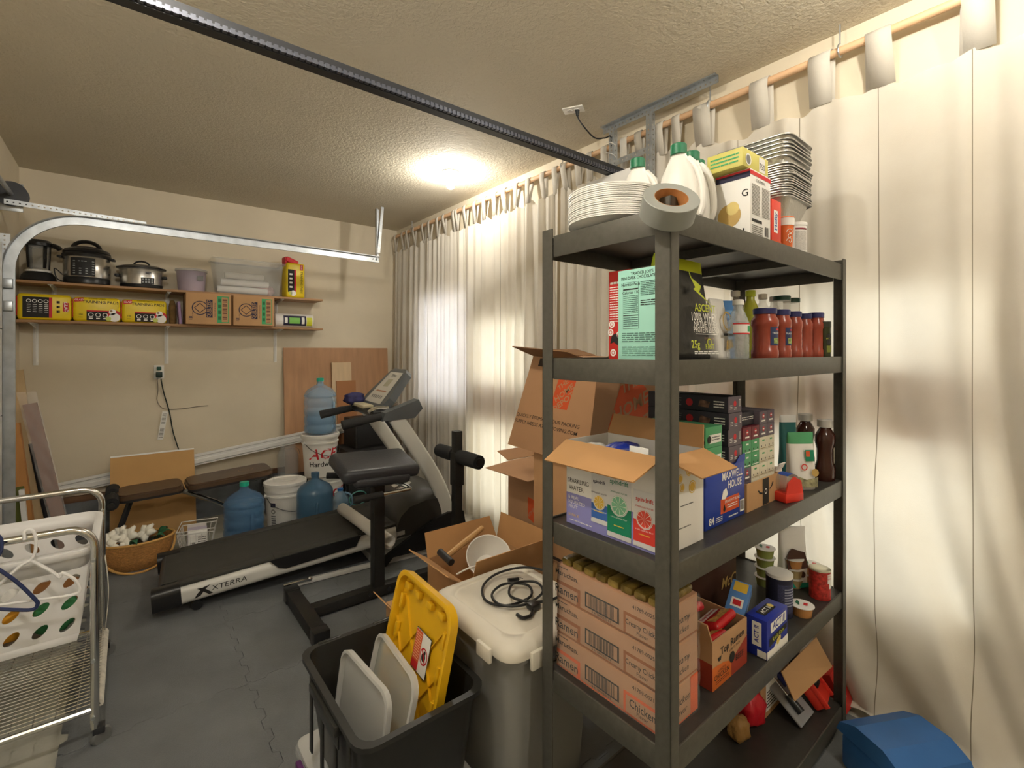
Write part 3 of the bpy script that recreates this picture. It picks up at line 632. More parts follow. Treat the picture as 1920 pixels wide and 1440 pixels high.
tag(B().cyl(p0, p1, .014, n=12).out('black_pipe', m_bmatt), 'black pipe leaning between the boards in the corner', 'pipe')
o = beam(B(), (-.575, 4.42, .012), (-.615, 4.45, .58), .16, .03).out('framed_board', M('olive_board', '#5d6423', .6), ang=0); tag(o, 'olive green board with a white edge leaning by the door track', 'board')
B().box(-.012, .012, -.02, .02, 0, .56).out('white_edge', m_trimw, o, 0, loc=(-.50, 4.41, .014), rot=(0, -.07, 0))
# ================================================================ floor along the back wall
m_vinyl = M('brown_vinyl', '#54402f', .38, var=.12, scale=8, bump=.08, bscale=120)
m_bvinyl = M('black_vinyl', '#35363a', .35, var=.06, scale=8, bump=.12, bscale=90)
m_chrome = M('chrome', '#d4d4d2', .14, 1.0)
m_foam = M('black_foam', '#202021', .85, bump=.15, bscale=200)
m_bsteel = M('black_powder_steel', '#292826', .48, .25, var=.06, scale=30)
# weight bench
t = thing('weight_bench', 'brown padded folding weight bench behind the wicker basket', 'bench', (-.005, 4.50, 0))
def pad(x0, x1, z0, z1, w, tilt, nm='pad'):
    b = B(); b.mx = Matrix.Translation(((x0+x1)/2, 0, z0)) @ Matrix.Rotation(tilt, 4, 'Y'); L_ = (x1-x0)/2
    b.prism(rrect(-L_, L_, -w/2, w/2, .07, 5), .018, z1-z0-.012); b.prism(rrect(-L_+.012, L_-.012, -w/2+.012, w/2-.012, .06, 5), z1-z0-.012, z1-z0); o = b.out(nm, m_vinyl, t, 50)
    b = B(); b.mx = Matrix.Translation(((x0+x1)/2, 0, z0)) @ Matrix.Rotation(tilt, 4, 'Y'); b.prism(rrect(-L_+.004, L_-.004, -w/2+.004, w/2-.004, .066, 5), 0, .0178); b.out('pad_base', m_bmatt, t, 50)
pad(-.06, .335, .40, .455, .33, -.03); pad(.355, .955, .415, .475, .33, -.06)
B().tube([(-.05, 0, .39), (.34, 0, .385), (.93, 0, .40)], .018, 10).out('spine_tube', m_galv, t)
B().tube([(.33, -.02, .39), (.55, -.03, .27), (.86, -.04, .05)], .016, 10).out('brace_tube', m_chrome, t)
B().tube([(.02, 0, .38), (-.08, 0, .05)], .02, 10).out('leg', m_dark, t); B().tube([(-.08, -.12, .03), (-.08, .12, .03)], .02, 10).out('foot_bar', m_dark, t)
B().tube([(.86, -.12, .03), (.86, .12, .03)], .02, 10).out('foot_bar', m_dark, t)
B().cyl((.345, -.15, .42), (.345, .15, .42), .012, n=10).out('pivot_bolt', m_chrome, t)
for y in (-.25, .04): B().cyl((-.085, y, .425), (-.085, y+.17, .425), .043, n=18).out('foam_roller', m_foam, t)
B().cyl((-.085, -.29, .425), (-.085, .24, .425), .02, n=12).out('roller_axle', m_bplas, t)
b = B(); p = Print(t, (.62, -.13, .447), (1, 0, .06), (0, 1, 0), .3, .26, 'emblem'); p.ringd(.5, .5, .05, .055, M('emblem_tan', '#8f7256', .5), 70); p.ringd(.5, .5, .018, .022, MATS['emblem_tan'], 70); p.done()
# wicker basket with orchids
m_wick = M('wicker', '#b9854a', .6, var=.3, scale=60, bump=.6, bscale=90, stretch=(1, 1, 2.2))
t = thing('wicker_basket', 'tan oval wicker basket with hoop handle holding white flowers', 'basket', (.055, 4.15, .0005))
B().lathe([(.12, 0), (.135, .005), (.155, .07), (.172, .15), (.178, .19), (.171, .19), (.162, .14), (.145, .07), (.12, .012)], 36, sx=1.15, sy=.82).out('woven_body', m_wick, t, 60)
m_rim = M('rattan_rim', '#c99a55', .45)
B().tube([(.2*math.cos(a), .142*math.sin(a), .192) for a in [2*PI*i/30 for i in range(30)]], .009, 8, closed=True).out('rim', m_rim, t)
hp = [(.2*math.cos(a)*1.02, .142*math.sin(a) - .075*math.sin(-a)*0 , .185 - .17*abs(math.sin(a))**.8) for a in [-PI*i/18 for i in range(19)]]
B().tube([(x, y*1.12-.008, z) for x, y, z in hp], .0075, 8).out('handle', m_rim, t)
for s in (-1, 1): B().ball((s*.203, 0, .188), .008, 8, 6).out('handle_peg', m_rim, t)
t = thing('orchid_plant', 'white artificial orchids with green leaves in the wicker basket', 'flowers', (.055, 4.15, .135))
m_pet = M('white_petal', '#f3efe2', .6, var=.03); m_leaf = M('leaf_green', '#2f6a45', .5, var=.25, scale=20); m_brn = M('dark_soil', '#3b2f26', .9, var=.3, scale=40)
B().lathe([(.02, 0), (.14, 0), (.15, .02), (.05, .03)], 20, sx=1.1, sy=.78).out('filler', m_brn, t)
rn = random.Random(5)
for (x, y, z, s) in ((-.15, -.03, .10, .05), (-.15, -.055, .05, .045), (-.06, -.04, .10, .058), (-.07, -.085, .04, .042), (.035, -.02, .095, .055), (-.1, .02, .11, .045)):
    b = B()
    for k in range(5):
        a = 2*PI*k/5 + rn.uniform(-.2, .2); b.mx = Matrix.Translation((x, y, z)) @ Matrix.Rotation(-.55 + rn.uniform(-.3, .3), 4, 'Z') @ Matrix.Rotation(1.0, 4, 'X') @ Matrix.Rotation(a, 4, 'Z')
        b.grid(lambda i, j: (s*1.2*j, s*1.2*.42*(2*i-1)*math.sin(PI*min(.97, .12+j*.85)), .012*math.sin(PI*j) - .02*(2*i-1)**2*j), 4, 4)
    b.out('blossom', m_pet, t, 60, th=.0012)
for (x, y, a, l) in ((.08, -.06, -.4, .09), (.11, -.03, .2, .1), (.06, .04, 1.4, .1), (-.02, -.08, -1.2, .08), (.13, .02, .8, .08)):
    b = B(); b.mx = Matrix.Translation((x-.02, y, .03)) @ Matrix.Rotation(a, 4, 'Z')
    b.grid(lambda i, j: (l*j, l*.28*(2*i-1)*math.sin(PI*min(.98, .08+j*.92)), .06*math.sin(PI*j*.8)), 4, 6); b.out('leaf', m_leaf, t, 60, th=.0015)
# white wire basket with papers
c0 = at(368, 1000, Y=4.22); wx, wy = .40, 4.20
t = thing('wire_basket', 'small white wire basket full of cards beside the wicker basket', 'basket', (wx, wy, .0005), RAD(-12))
def wring(w_, d_, z): return [(-w_, -d_, z), (w_, -d_, z), (w_, d_, z), (-w_, d_, z)]
for z, w_, d_ in ((.19, .115, .12), (.165, .11, .115), (.004, .08, .09)): B().tube(wring(w_, d_, z), .0035, 6, closed=True).out('rim_wire', m_white, t)
b = B()
for i in range(7):
    q = -1 + 2*i/6
    for pts in (((.11*q, -.115, .165), (.08*q, -.09, .004), (.08*q, .09, .004), (.11*q, .115, .165)), ((-.11, .115*q, .165), (-.08, .09*q, .004), (.08, .09*q, .004), (.11, .115*q, .165))): b.tube(pts, .0022, 5)
o = b.out('wire_mesh', m_white, t); o['kind'] = 'stuff'
for i in range(4):
    o = thing('paper_card', ('white printed card standing in the wire basket, nearest the treadmill deck', 'white printed card second from the treadmill deck in the wire basket', 'lilac printed card leaning inside the wire basket', 'pale printed card at the back of the wire basket')[i], 'card', (wx-.005, wy-.045+.032*i, .012), RAD(-12), None, (RAD(-18), 0, RAD(-12)))
    B().box(-.06, .06, -.009, .009, 0, .13+.012*i).out('card_stack', (m_wink, m_wink, M('lilac_card', '#b8aebc', .6), M('pale_card', '#cfc8c4', .6))[i], o, 0)
    if i == 0: f = face(o, (-.06, .06, -.009, .009, 0, .13), 'F'); f.bars(.1, .1, .4, .5, 8, m_ink); f.lines(.5, .1, .9, .8, 6, MATS['faint_ink'], 1, .4, 3, 2); f.done()
# water jugs
m_blue = M('blue_jug', '#5c82a8', .12, alpha=.5); m_blue2 = M('dusty_blue_jug', '#4a6f8d', .3, alpha=.9, var=.1, scale=6); m_water = M('jug_water', '#4c86b8', .05, alpha=.5); m_teal = M('teal_cap', '#1fa487', .4); m_blue3 = M('pale_blue_jug', '#8fb4cf', .12, alpha=.45)
def jug(loc, label, body, cap, water=0, ribs=True, grip=True, H_=.49, R=.136, rz=0):
    t = thing('water_jug', label, 'water jug', loc, rz)
    pr = [(.02, .004), (R*.9, 0), (R, .02)]; z = .06
    if ribs:
        while z < .30: pr += [(R, z), (R*.955, z+.016), (R*.955, z+.026), (R, z+.042)]; z += .078
    pr += [(R, .325), (R*.97, .35), (R*.80, .385), (R*.45, .415), (.034, .43), (.028, .445), (.028, H_-.025)]
    B().lathe(pr, 32).out('jug_body', body, t, 60)
    B().lathe([(.031, H_-.032), (.031, H_-.002), (.02, H_)], 20).out('cap', cap, t)
    if water: B().lathe([(.02, .008), (R*.88, .008), (R*.95, .03), (R*.945, water), (.02, water)], 28).out('water', m_water, t)
    if grip: B().tube(spline([(-.02, -R*.985, .14), (-.026, -R-.004, .17), (-.026, -R-.004, .25), (-.02, -R*.985, .28)], 5), .011, 8).out('grip', body, t)
    return t
p = at(458, 1000, Y=4.02); jug((p.x, 4.02, ZM), 'blue ribbed water jug with teal cap on the mat behind the treadmill', m_blue, m_teal, .30, rz=.4)
p = at(586, 970, Y=3.98); jug((p.x+.02, 3.98, ZM), 'dusty blue empty water jug without cap in front of the white buckets', m_blue2, m_blue2, 0, False)
jug((1.345, 4.43, .742), 'pale blue water jug with teal cap standing on the upper white bucket', m_blue3, m_teal, .18, rz=.8)
# buckets
m_bkt = M('bucket_white', '#e6e4de', .38, var=.02)
def bucket(loc, label, print_=0, rz=0, lid=True, H_=.36):
    t = thing('bucket', label, 'bucket', loc, rz)
    B().lathe([(.125, .004), (.13, 0), (.148, .29), (.156, .292), (.156, .305), (.15, .306), (.15, .33), (.157, .332), (.157, H_-.012), (.144, H_-.012), (.122, .01)], 36).out('pail', m_bkt, t)
    if lid: B().lathe([(.145, H_-.022), (.163, H_-.026), (.163, H_-.004), (.155, H_), (.148, H_-.002), (.146, H_-.010), (.02, H_-.010)], 36).out('lid', m_bkt, t)
    B().tube(spline([(-.152, 0, .30), (-.13, -.105, .24), (-.03, -.168, .19), (.06, -.165, .185), (.135, -.1, .235), (.152, 0, .30)], 5), .0025, 6).out('bail_handle', m_dark, t)
    for s in (-1, 1): B().cyl((s*.15, 0, .3), (s*.163, 0, .3), .014, n=12).out('handle_ear', m_bkt, t)
    def wrap(vs, fs, mat, a0, z0, nm):
        b = B(); R_ = lambda z: .1305 + .0621*z + .0008
        V = [b.v((R_(z0+y)*math.sin(a0 + x/.14), -R_(z0+y)*math.cos(a0 + x/.14), z0+y)) for x, y in vs]
        for f in fs: b.f([V[i] for i in f])
        b.out(nm, mat, host(t), 0)
    def patch(x0, x1, y0, y1, n=10): 
        vs = [(x0+(x1-x0)*i/n, y) for y in (y0, y1) for i in range(n+1)]; return vs, [(i, i+1, i+n+2, i+n+1) for i in range(n)]
    if print_ == 1:
        wrap(*text_polys('ACE', .125, .02, .25, 1.0), m_red, -.38, .20, 'printed_brand'); wrap(*text_polys('Hardware', .062, .012), m_ink, -.32, .115, 'printed_name')
        for k in range(5): wrap(*patch(-.018, .018, .19+.013*k, .197+.013*k, 3), m_navy, .72, 0, 'printed_marks')
    if print_ == 2:
        wrap(*patch(-.022, .022, .22, .255, 3), m_navy, -1.0, 0, 'printed_badge')
        wrap([(r*math.cos(2*PI*i/20), .185 + r*math.sin(2*PI*i/20)) for r in (.013, .018) for i in range(20)], [(i, (i+1) % 20, 20+(i+1) % 20, 20+i) for i in range(20)], m_ink, -1.0, 0, 'printed_badge')
        for k in range(5): wrap(*patch(-.02, .02, .07+.018*k, .08+.018*k, 3), m_gplas, -1.0, 0, 'printed_badge')
    return t
bucket((1.41, 4.47, .0005), 'white lidded hardware bucket on the floor under another bucket', 1, .55)
bucket((1.345, 4.43, .367), 'white hardware bucket with red letters carrying a pale blue jug', 1, .25, H_=.372)
p = at(535, 960, Y=4.27); bucket((p.x, 4.27, .0005), 'white bucket topped with a crumpled plastic bag', 2, .1, H_=.405)
bundle((p.x, 4.27, .407), .10, .09, .018, 11, m_film, 'crumpled clear bag of odds on the lone white bucket', 'plastic bag', 'plastic_bag')
# dark case with glass jar
t = thing('tool_case', 'low dark grey case on the floor under the glass jar', 'case', (1.15, 4.79, .0005)); B().box(-.19, .19, -.115, .115, 0, .235, .012).out('case_body', m_gplas, t); B().box(-.19, .19, -.115, .115, .237, .30, .012).out('case_lid', m_bmatt, t)
for s in (-1, 1): B().box(s*.1-.02, s*.1+.02, -.122, -.115, .20, .25, .002).out('latch', m_galv, t)
t = thing('glass_jar', 'large clip-top glass jar standing behind the lone bucket', 'jar', (1.16, 4.78, .302))
B().lathe([(.02, .004), (.085, 0), (.092, .015), (.092, .21), (.075, .25), (.062, .262), (.062, .275), (.056, .275), (.056, .262), (.086, .21), (.086, .02)], 28).out('jar_glass', m_clear, t, 60)
B().lathe([(.066, .278), (.068, .288), (.06, .296), (.02, .299)], 28).out('lid', m_clear, t)
B().tube([(.064*math.cos(a), .064*math.sin(a), .268) for a in [2*PI*i/24 for i in range(24)]], .002, 6, closed=True).out('wire_band', m_chrome, t); B().tube([(.06, -.02, .27), (.085, -.03, .255), (.10, -.025, .20)], .002, 6).out('clip_lever', m_chrome, t)
# black cabinets
t = thing('speaker_cabinet', 'large black cabinet on the floor behind the treadmill hood', 'cabinet', (1.86, 4.60, .0005)); B().box(-.27, .27, -.2, .2, 0, .54, .006).out('cabinet_body', m_bmatt, t); B().box(-.25, .25, -.207, -.2005, .03, .51, .003).out('front_grille', m_foam, t)
t = thing('speaker_cabinet', 'smaller black cabinet stacked on the large cabinet by the plywood', 'cabinet', (1.87, 4.62, .5412)); B().box(-.19, .19, -.16, .16, 0, .275, .006).out('cabinet_body', m_bmatt, t); B().box(-.175, .175, -.167, -.1605, .02, .255, .003).out('front_grille', m_foam, t)
# gallon jug and hose
t = thing('gallon_jug', 'clear gallon jug with blue cap beside the lower bucket', 'jug', (at(638, 950, Y=4.17).x, 4.17, ZM))
B().lathe([(.02, .003), (.07, 0), (.076, .015), (.076, .15), (.07, .18), (.04, .23), (.022, .245), (.022, .26)], 24).out('jug_body', m_blue3, t, 60); B().lathe([(.024, .25), (.024, .27), (.01, .272)], 16).out('cap', M('blue_cap', '#2c6fb3', .4), t)
B().tube(spline([(.03, -.03, .235), (.075, -.05, .21), (.088, -.05, .14), (.07, -.035, .11)], 5), .009, 8).out('handle', m_blue3, t)
b = B(); arcb = lambda i, j: (.0768*math.sin(-1.2+1.1*i), -.0768*math.cos(-1.2+1.1*i), .03+.07*j); b.grid(arcb, 8, 2); b.out('label', M('jug_label', '#34507e', .5, var=.5, scale=60), t, 60)
hc = at(672, 934, Y=4.35); pts = [(hc.x + .085*math.cos(a), 4.375 - .03*math.sin(a/2), hc.z + .062*math.sin(a)) for a in [i*2*PI/24 for i in range(26)]] + [(hc.x+.06, 4.33, .12), (hc.x+.03, 4.33, .02)]
tag(B().tube(spline(pts, 2), .0055, 7).out('garden_hose', M('hose_green', '#4f8f84', .4)), 'loop of thin green hose against the black cabinet', 'hose')
# ================================================================ treadmill
m_tmw = M('treadmill_white', '#d3d2cc', .35); m_tmg = M('treadmill_grey', '#55595c', .4); m_belt = M('tread_belt', '#383733', .7, var=.1, scale=12, bump=.1, bscale=300)
t = thing('treadmill', 'folding treadmill with white side rails and black running belt', 'treadmill', (.10, 3.20, ZM), RAD(-5))
DK = Matrix.Translation((0, 0, .045)) @ Matrix.Rotation(RAD(-4.0), 4, 'Y'); TW = .64
def dk(): b = B(); b.mx = DK.copy(); return b
for y0, y1, s in ((0, .095, 1), (TW-.095, TW, -1)):
    pr = rrect(y0, y1, .0, .10, .035, 5)
    dk().prism(pr, .13, 1.42, 'x').out('side_rail', m_tmw, t, 40)
    dk().prism(rrect(y0-.004, y1+.004, -.008, .118, .04, 5), 0, .132, 'x').out('end_cap', m_bplas, t, 40)
    ys = (y0+.02, y1) if s > 0 else (y0, y1-.02)
    dk().box(.12, 1.45, ys[0], ys[1], .1, .118, .004).out('foot_strip', m_belt, t)
ys = (-.004, .085); dk().prism([(.62, .06), (.66, .045), (1.08, .055), (1.12, .118), (.57, .118)], -.012, .0, 'y').out('foot_strip_skirt', m_bplas, t, 0); dk().box(.60, 1.10, -.012, .085, .1182, .124, .002).out('foot_strip_pad', m_belt, t)
dk().box(.05, 1.5, .097, TW-.097, .098, .112).out('running_belt', m_belt, t, 0)
dk().cyl((.05, .097, .085), (.05, TW-.097, .085), .027, n=14).out('rear_roller', m_dark, t)
p = Print([c for c in t.children if c.name.startswith('side_rail')][0], DK @ Vector((.16, 0, 0)), DK.to_3x3() @ Vector((1, 0, 0)), DK.to_3x3() @ Vector((0, 0, 1)), 1, .1, 'printed_brand')
p.poly([(.03, .22), (.06, .30), (.085, .6), (.11, .78), (.075, .72), (.045, .45)], m_ink, 2); p.poly([(.045, .74), (.075, .70), (.12, .26), (.10, .24)], m_ink, 2); p.text('XTERRA', .20, .52, .040, m_ink, 2, bold=.0, shear=.15, sx=1.2); p.done()
# hood
hood = [(1.36, .10), (1.40, .20), (1.47, .265), (1.60, .29), (1.74, .27), (1.84, .20), (1.87, .10), (1.87, .02), (1.36, .02)]
b = B(); b.mx = DK.copy(); V = []
for y, k in ((.0, .80), (.05, .95), (.15, 1), (TW-.15, 1), (TW-.05, .95), (TW, .80)): V.append([b.v((x, y, .02 + (z-.02)*k)) for x, z in hood])
b.skin(V); b.f(V[0]); b.f(V[-1][::-1]); b.out('motor_hood', M('hood_plastic', '#3a3936', .35), t, 40)
p = Print([c for c in t.children if c.name.startswith('motor_hood')][0], DK @ Vector((1.44, .42, .245)), DK.to_3x3() @ Vector((0, -1, 0)), DK.to_3x3() @ Vector((.92, 0, .35)), .2, .16, 'hood_emblem')
p.poly([(0, .2), (1, .2), (.85, 1), (.15, 1)], M('silver_paint', '#c9c8c2', .35, .3), 12); p.poly([(.35, .25), (.55, .9), (.62, .25)], m_bplas, 14); p.poly([(.64, .25), (.57, .85), (.75, .25)], m_gplas, 14); p.done()
# front frame and lower base
for y in (-.03, TW+.005):
    B().prism([(1.22, .0), (1.27, .0), (1.32, .05), (1.86, .05), (1.88, .16), (1.86, .27), (1.74, .28), (1.62, .25), (1.24, .055)], y, y+.026, 'y').out('front_bracket', m_bplas, t, 0)
B().box(.66, 1.28, .0, .03, .004, .032, .004).out('fold_arm', m_tmw, t); B().box(1.2, 1.9, .0, TW, 0, .05, .006).out('front_base', m_tmw, t)
B().cyl((.64, -.004, .03), (.80, -.004, .035), .011, n=10).out('damper_rod', m_chrome, t); B().ball((.79, -.006, .037), .016, 10, 8).out('damper_joint', m_chrome, t)
for x, y in ((.2, .05), (.2, TW-.05)): B().cyl((x, y-.02, .028), (x, y+.02, .028), .028, n=16).out('transport_wheel', m_bplas, t)
# uprights: swept flat tubes
def local(p): return t.matrix_basis.inverted() @ Vector(p)
t_m = Matrix.Translation(t.location) @ Matrix.Rotation(RAD(-5), 4, 'Z'); t_inv = t_m.inverted()
def sweep(pts, w_, th, nm, mat):
    b = B(); pts = [Vector(p) for p in pts]; R = []
    for i, q in enumerate(pts):
        d = (pts[min(i+1, len(pts)-1)] - pts[max(i-1, 0)]).normalized(); y = Vector((0, 1, 0)); a = d.cross(y).normalized()
        R.append([b.v(q + a*u + y*v) for u, v in rrect(-w_/2, w_/2, -th/2, th/2, .02, 3)])
    b.skin(R); b.f(R[0]); b.f(R[-1][::-1]); return b.out(nm, mat, t, 40)
px = [(741, 782), (775, 832), (806, 880), (826, 920), (836, 955), (838, 992)]
near = spline([t_inv @ at(u, v, Y=3.07) for u, v in px], 5)
sweep(near, .105, .055, 'upright', m_tmw)
far = [Vector((q.x, TW+.0, q.z)) for q in near]; sweep(far, .105, .055, 'upright', m_tmw)
zt = near[0].z; xt = near[0].x
# console tray, arms and display head
B().box(xt-.13, xt+.14, .06, TW-.06, zt-.005, zt+.045, .015).out('console_tray', m_bplas, t)
for y in (0, TW):
    b = B(); b.prism([(xt-.10, zt-.02), (xt+.13, zt-.012), (xt+.19, zt+.05), (xt+.16, zt+.115), (xt-.08, zt+.035)], y-.045, y+.045, 'y'); b.out('arm_shell', m_tmg, t, 20)
    B().tube([(xt-.095, y, zt+.008), (xt-.20, y, zt-.005), (xt-.35, y, zt-.03)], [.026, .03, .034], 14, flat=.8).out('handle_grip', m_foam, t)
    B().tube(spline([(xt-.15, y+(.1 if y == 0 else -.1), zt+.03), (xt-.1, y+(.09 if y == 0 else -.09), zt+.055), (xt-.02, y+(.05 if y == 0 else -.05), zt+.06)], 4), .014, 10).out('pulse_bar', m_chrome, t)
HD = Matrix.Translation((xt-.08, TW/2, zt+.05)) @ Matrix.Rotation(RAD(-48), 4, 'Y')
b = B(); b.mx = HD; b.prism([(0, -.24), (.10, -.25), (.33, -.17), (.36, -.12), (.36, .12), (.33, .17), (.10, .25), (0, .24)], -.055, 0, 'z'); b.out('display_housing', m_tmg, t, 20)
pr = Print([c for c in t.children if c.name.startswith('display_housing')][0], HD @ Vector((.02, .18, .0)), HD.to_3x3() @ Vector((0, -1, 0)), HD.to_3x3() @ Vector((1, 0, 0)), .36, .32, 'display_face')
pr.poly([(0, .05), (1, .05), (.86, .95), (.14, .95)], M('display_silver', '#bdbab0', .4), 2); pr.rect(.36, .52, .64, .74, M('lcd', '#a6a38c', .2), 4); pr.rect(.2, .36, .8, .40, M('copper_ink', '#a2745a', .5), 4)
for i in range(6): pr.rect(.2+.11*i, .18, .26+.11*i, .26, m_gplas, 4)
pr.text('XTERRA', .5, .84, .03, m_ink, 4); pr.done()
B().box(xt-.16, xt-.08, .2, .44, zt+.046, zt+.07, .008).out('key_panel', M('key_panel', '#b6ac90', .4), t)
for k, (a, r) in enumerate(((0, .035), (1.2, .028), (2.4, .04))):
    c = Vector((xt+.05, .14, zt+.055)); B().tube([(c.x + r*math.cos(q+a), c.y + r*1.3*math.sin(q), c.z + .012*math.sin(3*q+a) + .012) for q in [2*PI*i/16 for i in range(16)]], .0028, 6, closed=True).out('earphone_cable', M('pale_cable', '#cbb7a4', .5), t)
gl = t_m @ Vector((xt-.19, TW-.16, zt+.05)); bundle((gl.x+.06, gl.y+.02, gl.z-.002), .075, .06, .045, 21, M('indigo_fabric', '#2c2a58', .7, var=.4, scale=20, bump=.4), 'dark indigo fabric bundle resting on the treadmill console', 'gloves', 'glove_bundle')
# rolled paper on the deck
p0, p1 = at(642, 953, Z=.30), at(731, 1016, Z=.30); d = (p1-p0).normalized()
t2 = thing('paper_roll', 'rolled sheet of white paper lying across the treadmill deck', 'paper roll', (0, 0, 0)); a = d.orthogonal().normalized(); c_ = d.cross(a); b = B()
pts = [(.010+.0016*i*.62)*1.35 for i in range(20)]; q0 = [p0 + a*(r*math.cos(i*.62)) + c_*(r*math.sin(i*.62)) for i, r in enumerate(pts)] ; q0 = [p0 + (a*math.cos(i*.55) + c_*math.sin(i*.55))*(.026+.0007*i) for i in range(26)]
A = [b.v(q) for q in q0]; C = [b.v(q + (p1-p0)) for q in q0]; b.skin([A, C], closed=False); b.out('sheet', M('white_paper', '#e9e6e0', .6), t2, 60, th=.0012)
# ================================================================ curl stand in front of the treadmill
t = thing('curl_stand', 'black steel exercise stand with arm pad and foam roller', 'exercise stand', (0, 0, 0)); z = ZM
B().box(.712, .782, 2.43, 3.02, z, z+.07, .004).out('rear_foot', m_bsteel, t)
for y in (2.425, 2.955): B().box(.708, .786, y, y+.07, z-.001, z+.074, .004).out('foot_cap', m_bplas, t)
B().box(.782, 1.69, 2.69, 2.755, z+.012, z+.068, .004).out('base_rail', m_bsteel, t)
B().box(1.688, 1.752, 2.42, 3.0, z, z+.066, .004).out('front_foot', m_bsteel, t)
for y in (2.415, 2.94): B().box(1.684, 1.756, y, y+.065, z-.001, z+.07, .004).out('foot_cap', m_bplas, t)
B().box(1.125, 1.19, 2.69, 2.755, z+.066, .735, .004).out('post', m_bsteel, t)
B().box(1.682, 1.737, 2.69, 2.745, z+.066, .94, .004).out('post', m_bsteel, t); B().box(1.675, 1.744, 2.683, 2.752, .58, .80, .004).out('post_sleeve', m_bsteel, t)
for x in (1.10, 1.215, 1.655): B().cyl((x, 2.69, z+.04), (x, 2.68, z+.04), .011, n=8).out('bolt', m_dark, t)
b = B(); b.mx = Matrix.Translation((1.15, 2.735, .795)) @ Matrix.Rotation(RAD(14), 4, 'X') @ Matrix.Rotation(RAD(3), 4, 'Y')
b.box(-.235, .235, -.14, .15, -.045, .035, .032, 4); b.out('arm_pad', m_bvinyl, t, 60)
b = B(); b.mx = Matrix.Translation((1.15, 2.735, .795)) @ Matrix.Rotation(RAD(14), 4, 'X') @ Matrix.Rotation(RAD(3), 4, 'Y'); b.box(-.17, .17, -.155, -.09, -.07, -.01, .026, 3); b.out('pad_nose', m_bvinyl, t, 60)
B().tube(spline([(1.16, 2.75, .70), (1.24, 2.68, .69), (1.30, 2.60, .66), (1.27, 2.585, .655), (1.12, 2.585, .655), (.98, 2.585, .655)], 5), .0125, 10).out('curl_handle', m_chrome, t)
B().cyl((1.13, 2.585, .655), (.965, 2.585, .655), .019, n=14).out('foam_grip', m_foam, t)
B().tube([(1.12, 2.9, .70), (.96, 2.93, .72)], .0125, 10).out('curl_handle', m_chrome, t); B().cyl((1.08, 2.91, .705), (.93, 2.94, .723), .019, n=14).out('foam_grip', m_foam, t); B().tube([(1.16, 2.75, .70), (1.14, 2.9, .70), (1.12, 2.9, .70)], .0125, 10).out('handle_arm', m_bsteel, t)
for y0, y1 in ((2.46, 2.68), (2.756, 2.95)): B().tube([(1.71, y0, .775), (1.71, (y0*2+y1)/3, .775), (1.71, (y0+y1*2)/3, .775), (1.71, y1, .775)], [.044, .046, .046, .044], 20).out('foam_roller', m_foam, t)
B().cyl((1.71, 2.452, .775), (1.71, 2.958, .775), .026, n=16).out('roller_end_cap', m_bplas, t)
# ================================================================ chrome laundry cart with basket and hangers
t = thing('laundry_cart', 'chrome tube laundry cart with wire shelf and casters', 'cart', (0, 0, 0))
xr, xl, yn, yf, zt_, zb = -.097, -.545, 2.35, 3.0, .822, .145
for y in (yn, yf):
    r = .075; pts = [(xr, y, .10), (xr, y, .4), (xr, y, zt_-r)] + arc((xr-r, y, zt_-r), r, 0, PI/2, 6)[1:] + arc((xl+r, y, zt_-r), r, PI/2, PI, 6) + [(xl, y, .4), (xl, y, .10)]
    B().tube(pts, .0135, 14).out('end_frame', m_chrome, t)
for x in (xr, xl): B().tube([(x, yn, zb), (x, yf, zb)], .0115, 10).out('side_rail', m_chrome, t); B().tube([(x, yn, .715), (x, yf, .715)], .009, 10).out('basket_rail', m_chrome, t)
for y in (yn, yf): B().tube([(xr, y, zb), (xl, y, zb)], .0115, 10).out('end_rail', m_chrome, t)
b = B(); y = yn + .022
while y < yf - .01: b.tube([(xl, y, zb+.012), (xr+.010, y, zb+.012), (xr+.014, y, zb)], .0017, 5); y += .024
x = xl + .05
while x < xr: b.tube([(x, yn, zb+.0085), (x, yf, zb+.0085)], .0021, 5); x += .058
o = b.out('wire_shelf', m_chrome, t); o['kind'] = 'stuff'
B().tube([(xr+.012, yn+.03, zb), (xr+.012, yf-.02, zb)], .011, 8, flat=1.4).out('edge_strip', M('worn_white_vinyl', '#d9d4c8', .6, var=.15, scale=40), t)
b = B(); b.grid(lambda i, j: (xr+.012+.012*math.sin(PI*j), yf-.06+.035*i, zb+.02+.34*j), 3, 10); b.out('fabric_strap', M('worn_white_vinyl'), t, 60, th=.003)
for x in (xr, xl):
    for y in (yn, yf):
        B().cyl((x, y, .10), (x, y, .075), .012, n=10).out('caster_stem', m_chrome, t)
        fk = B().box(x-.006, x+.03, y-.01, y+.03, .05, .076, .003).out('caster_fork', m_dark, t)
        b = B(); b.mx = Matrix.Translation((x+.018, y+.01, .034)) @ Matrix.Rotation(.5, 4, 'Z') @ Matrix.Rotation(PI/2, 4, 'X'); b.lathe([(.008, -.012), (.028, -.012), (.033, -.006), (.033, .006), (.028, .012), (.008, .012)], 20); b.out('caster_wheel', m_gplas, fk)

for z in (.70, .33, .12): B().cyl((xr-.004, yn-.0135, z), (xr-.004, yn-.018, z), .007, n=6).out('bolt', m_galv, t)
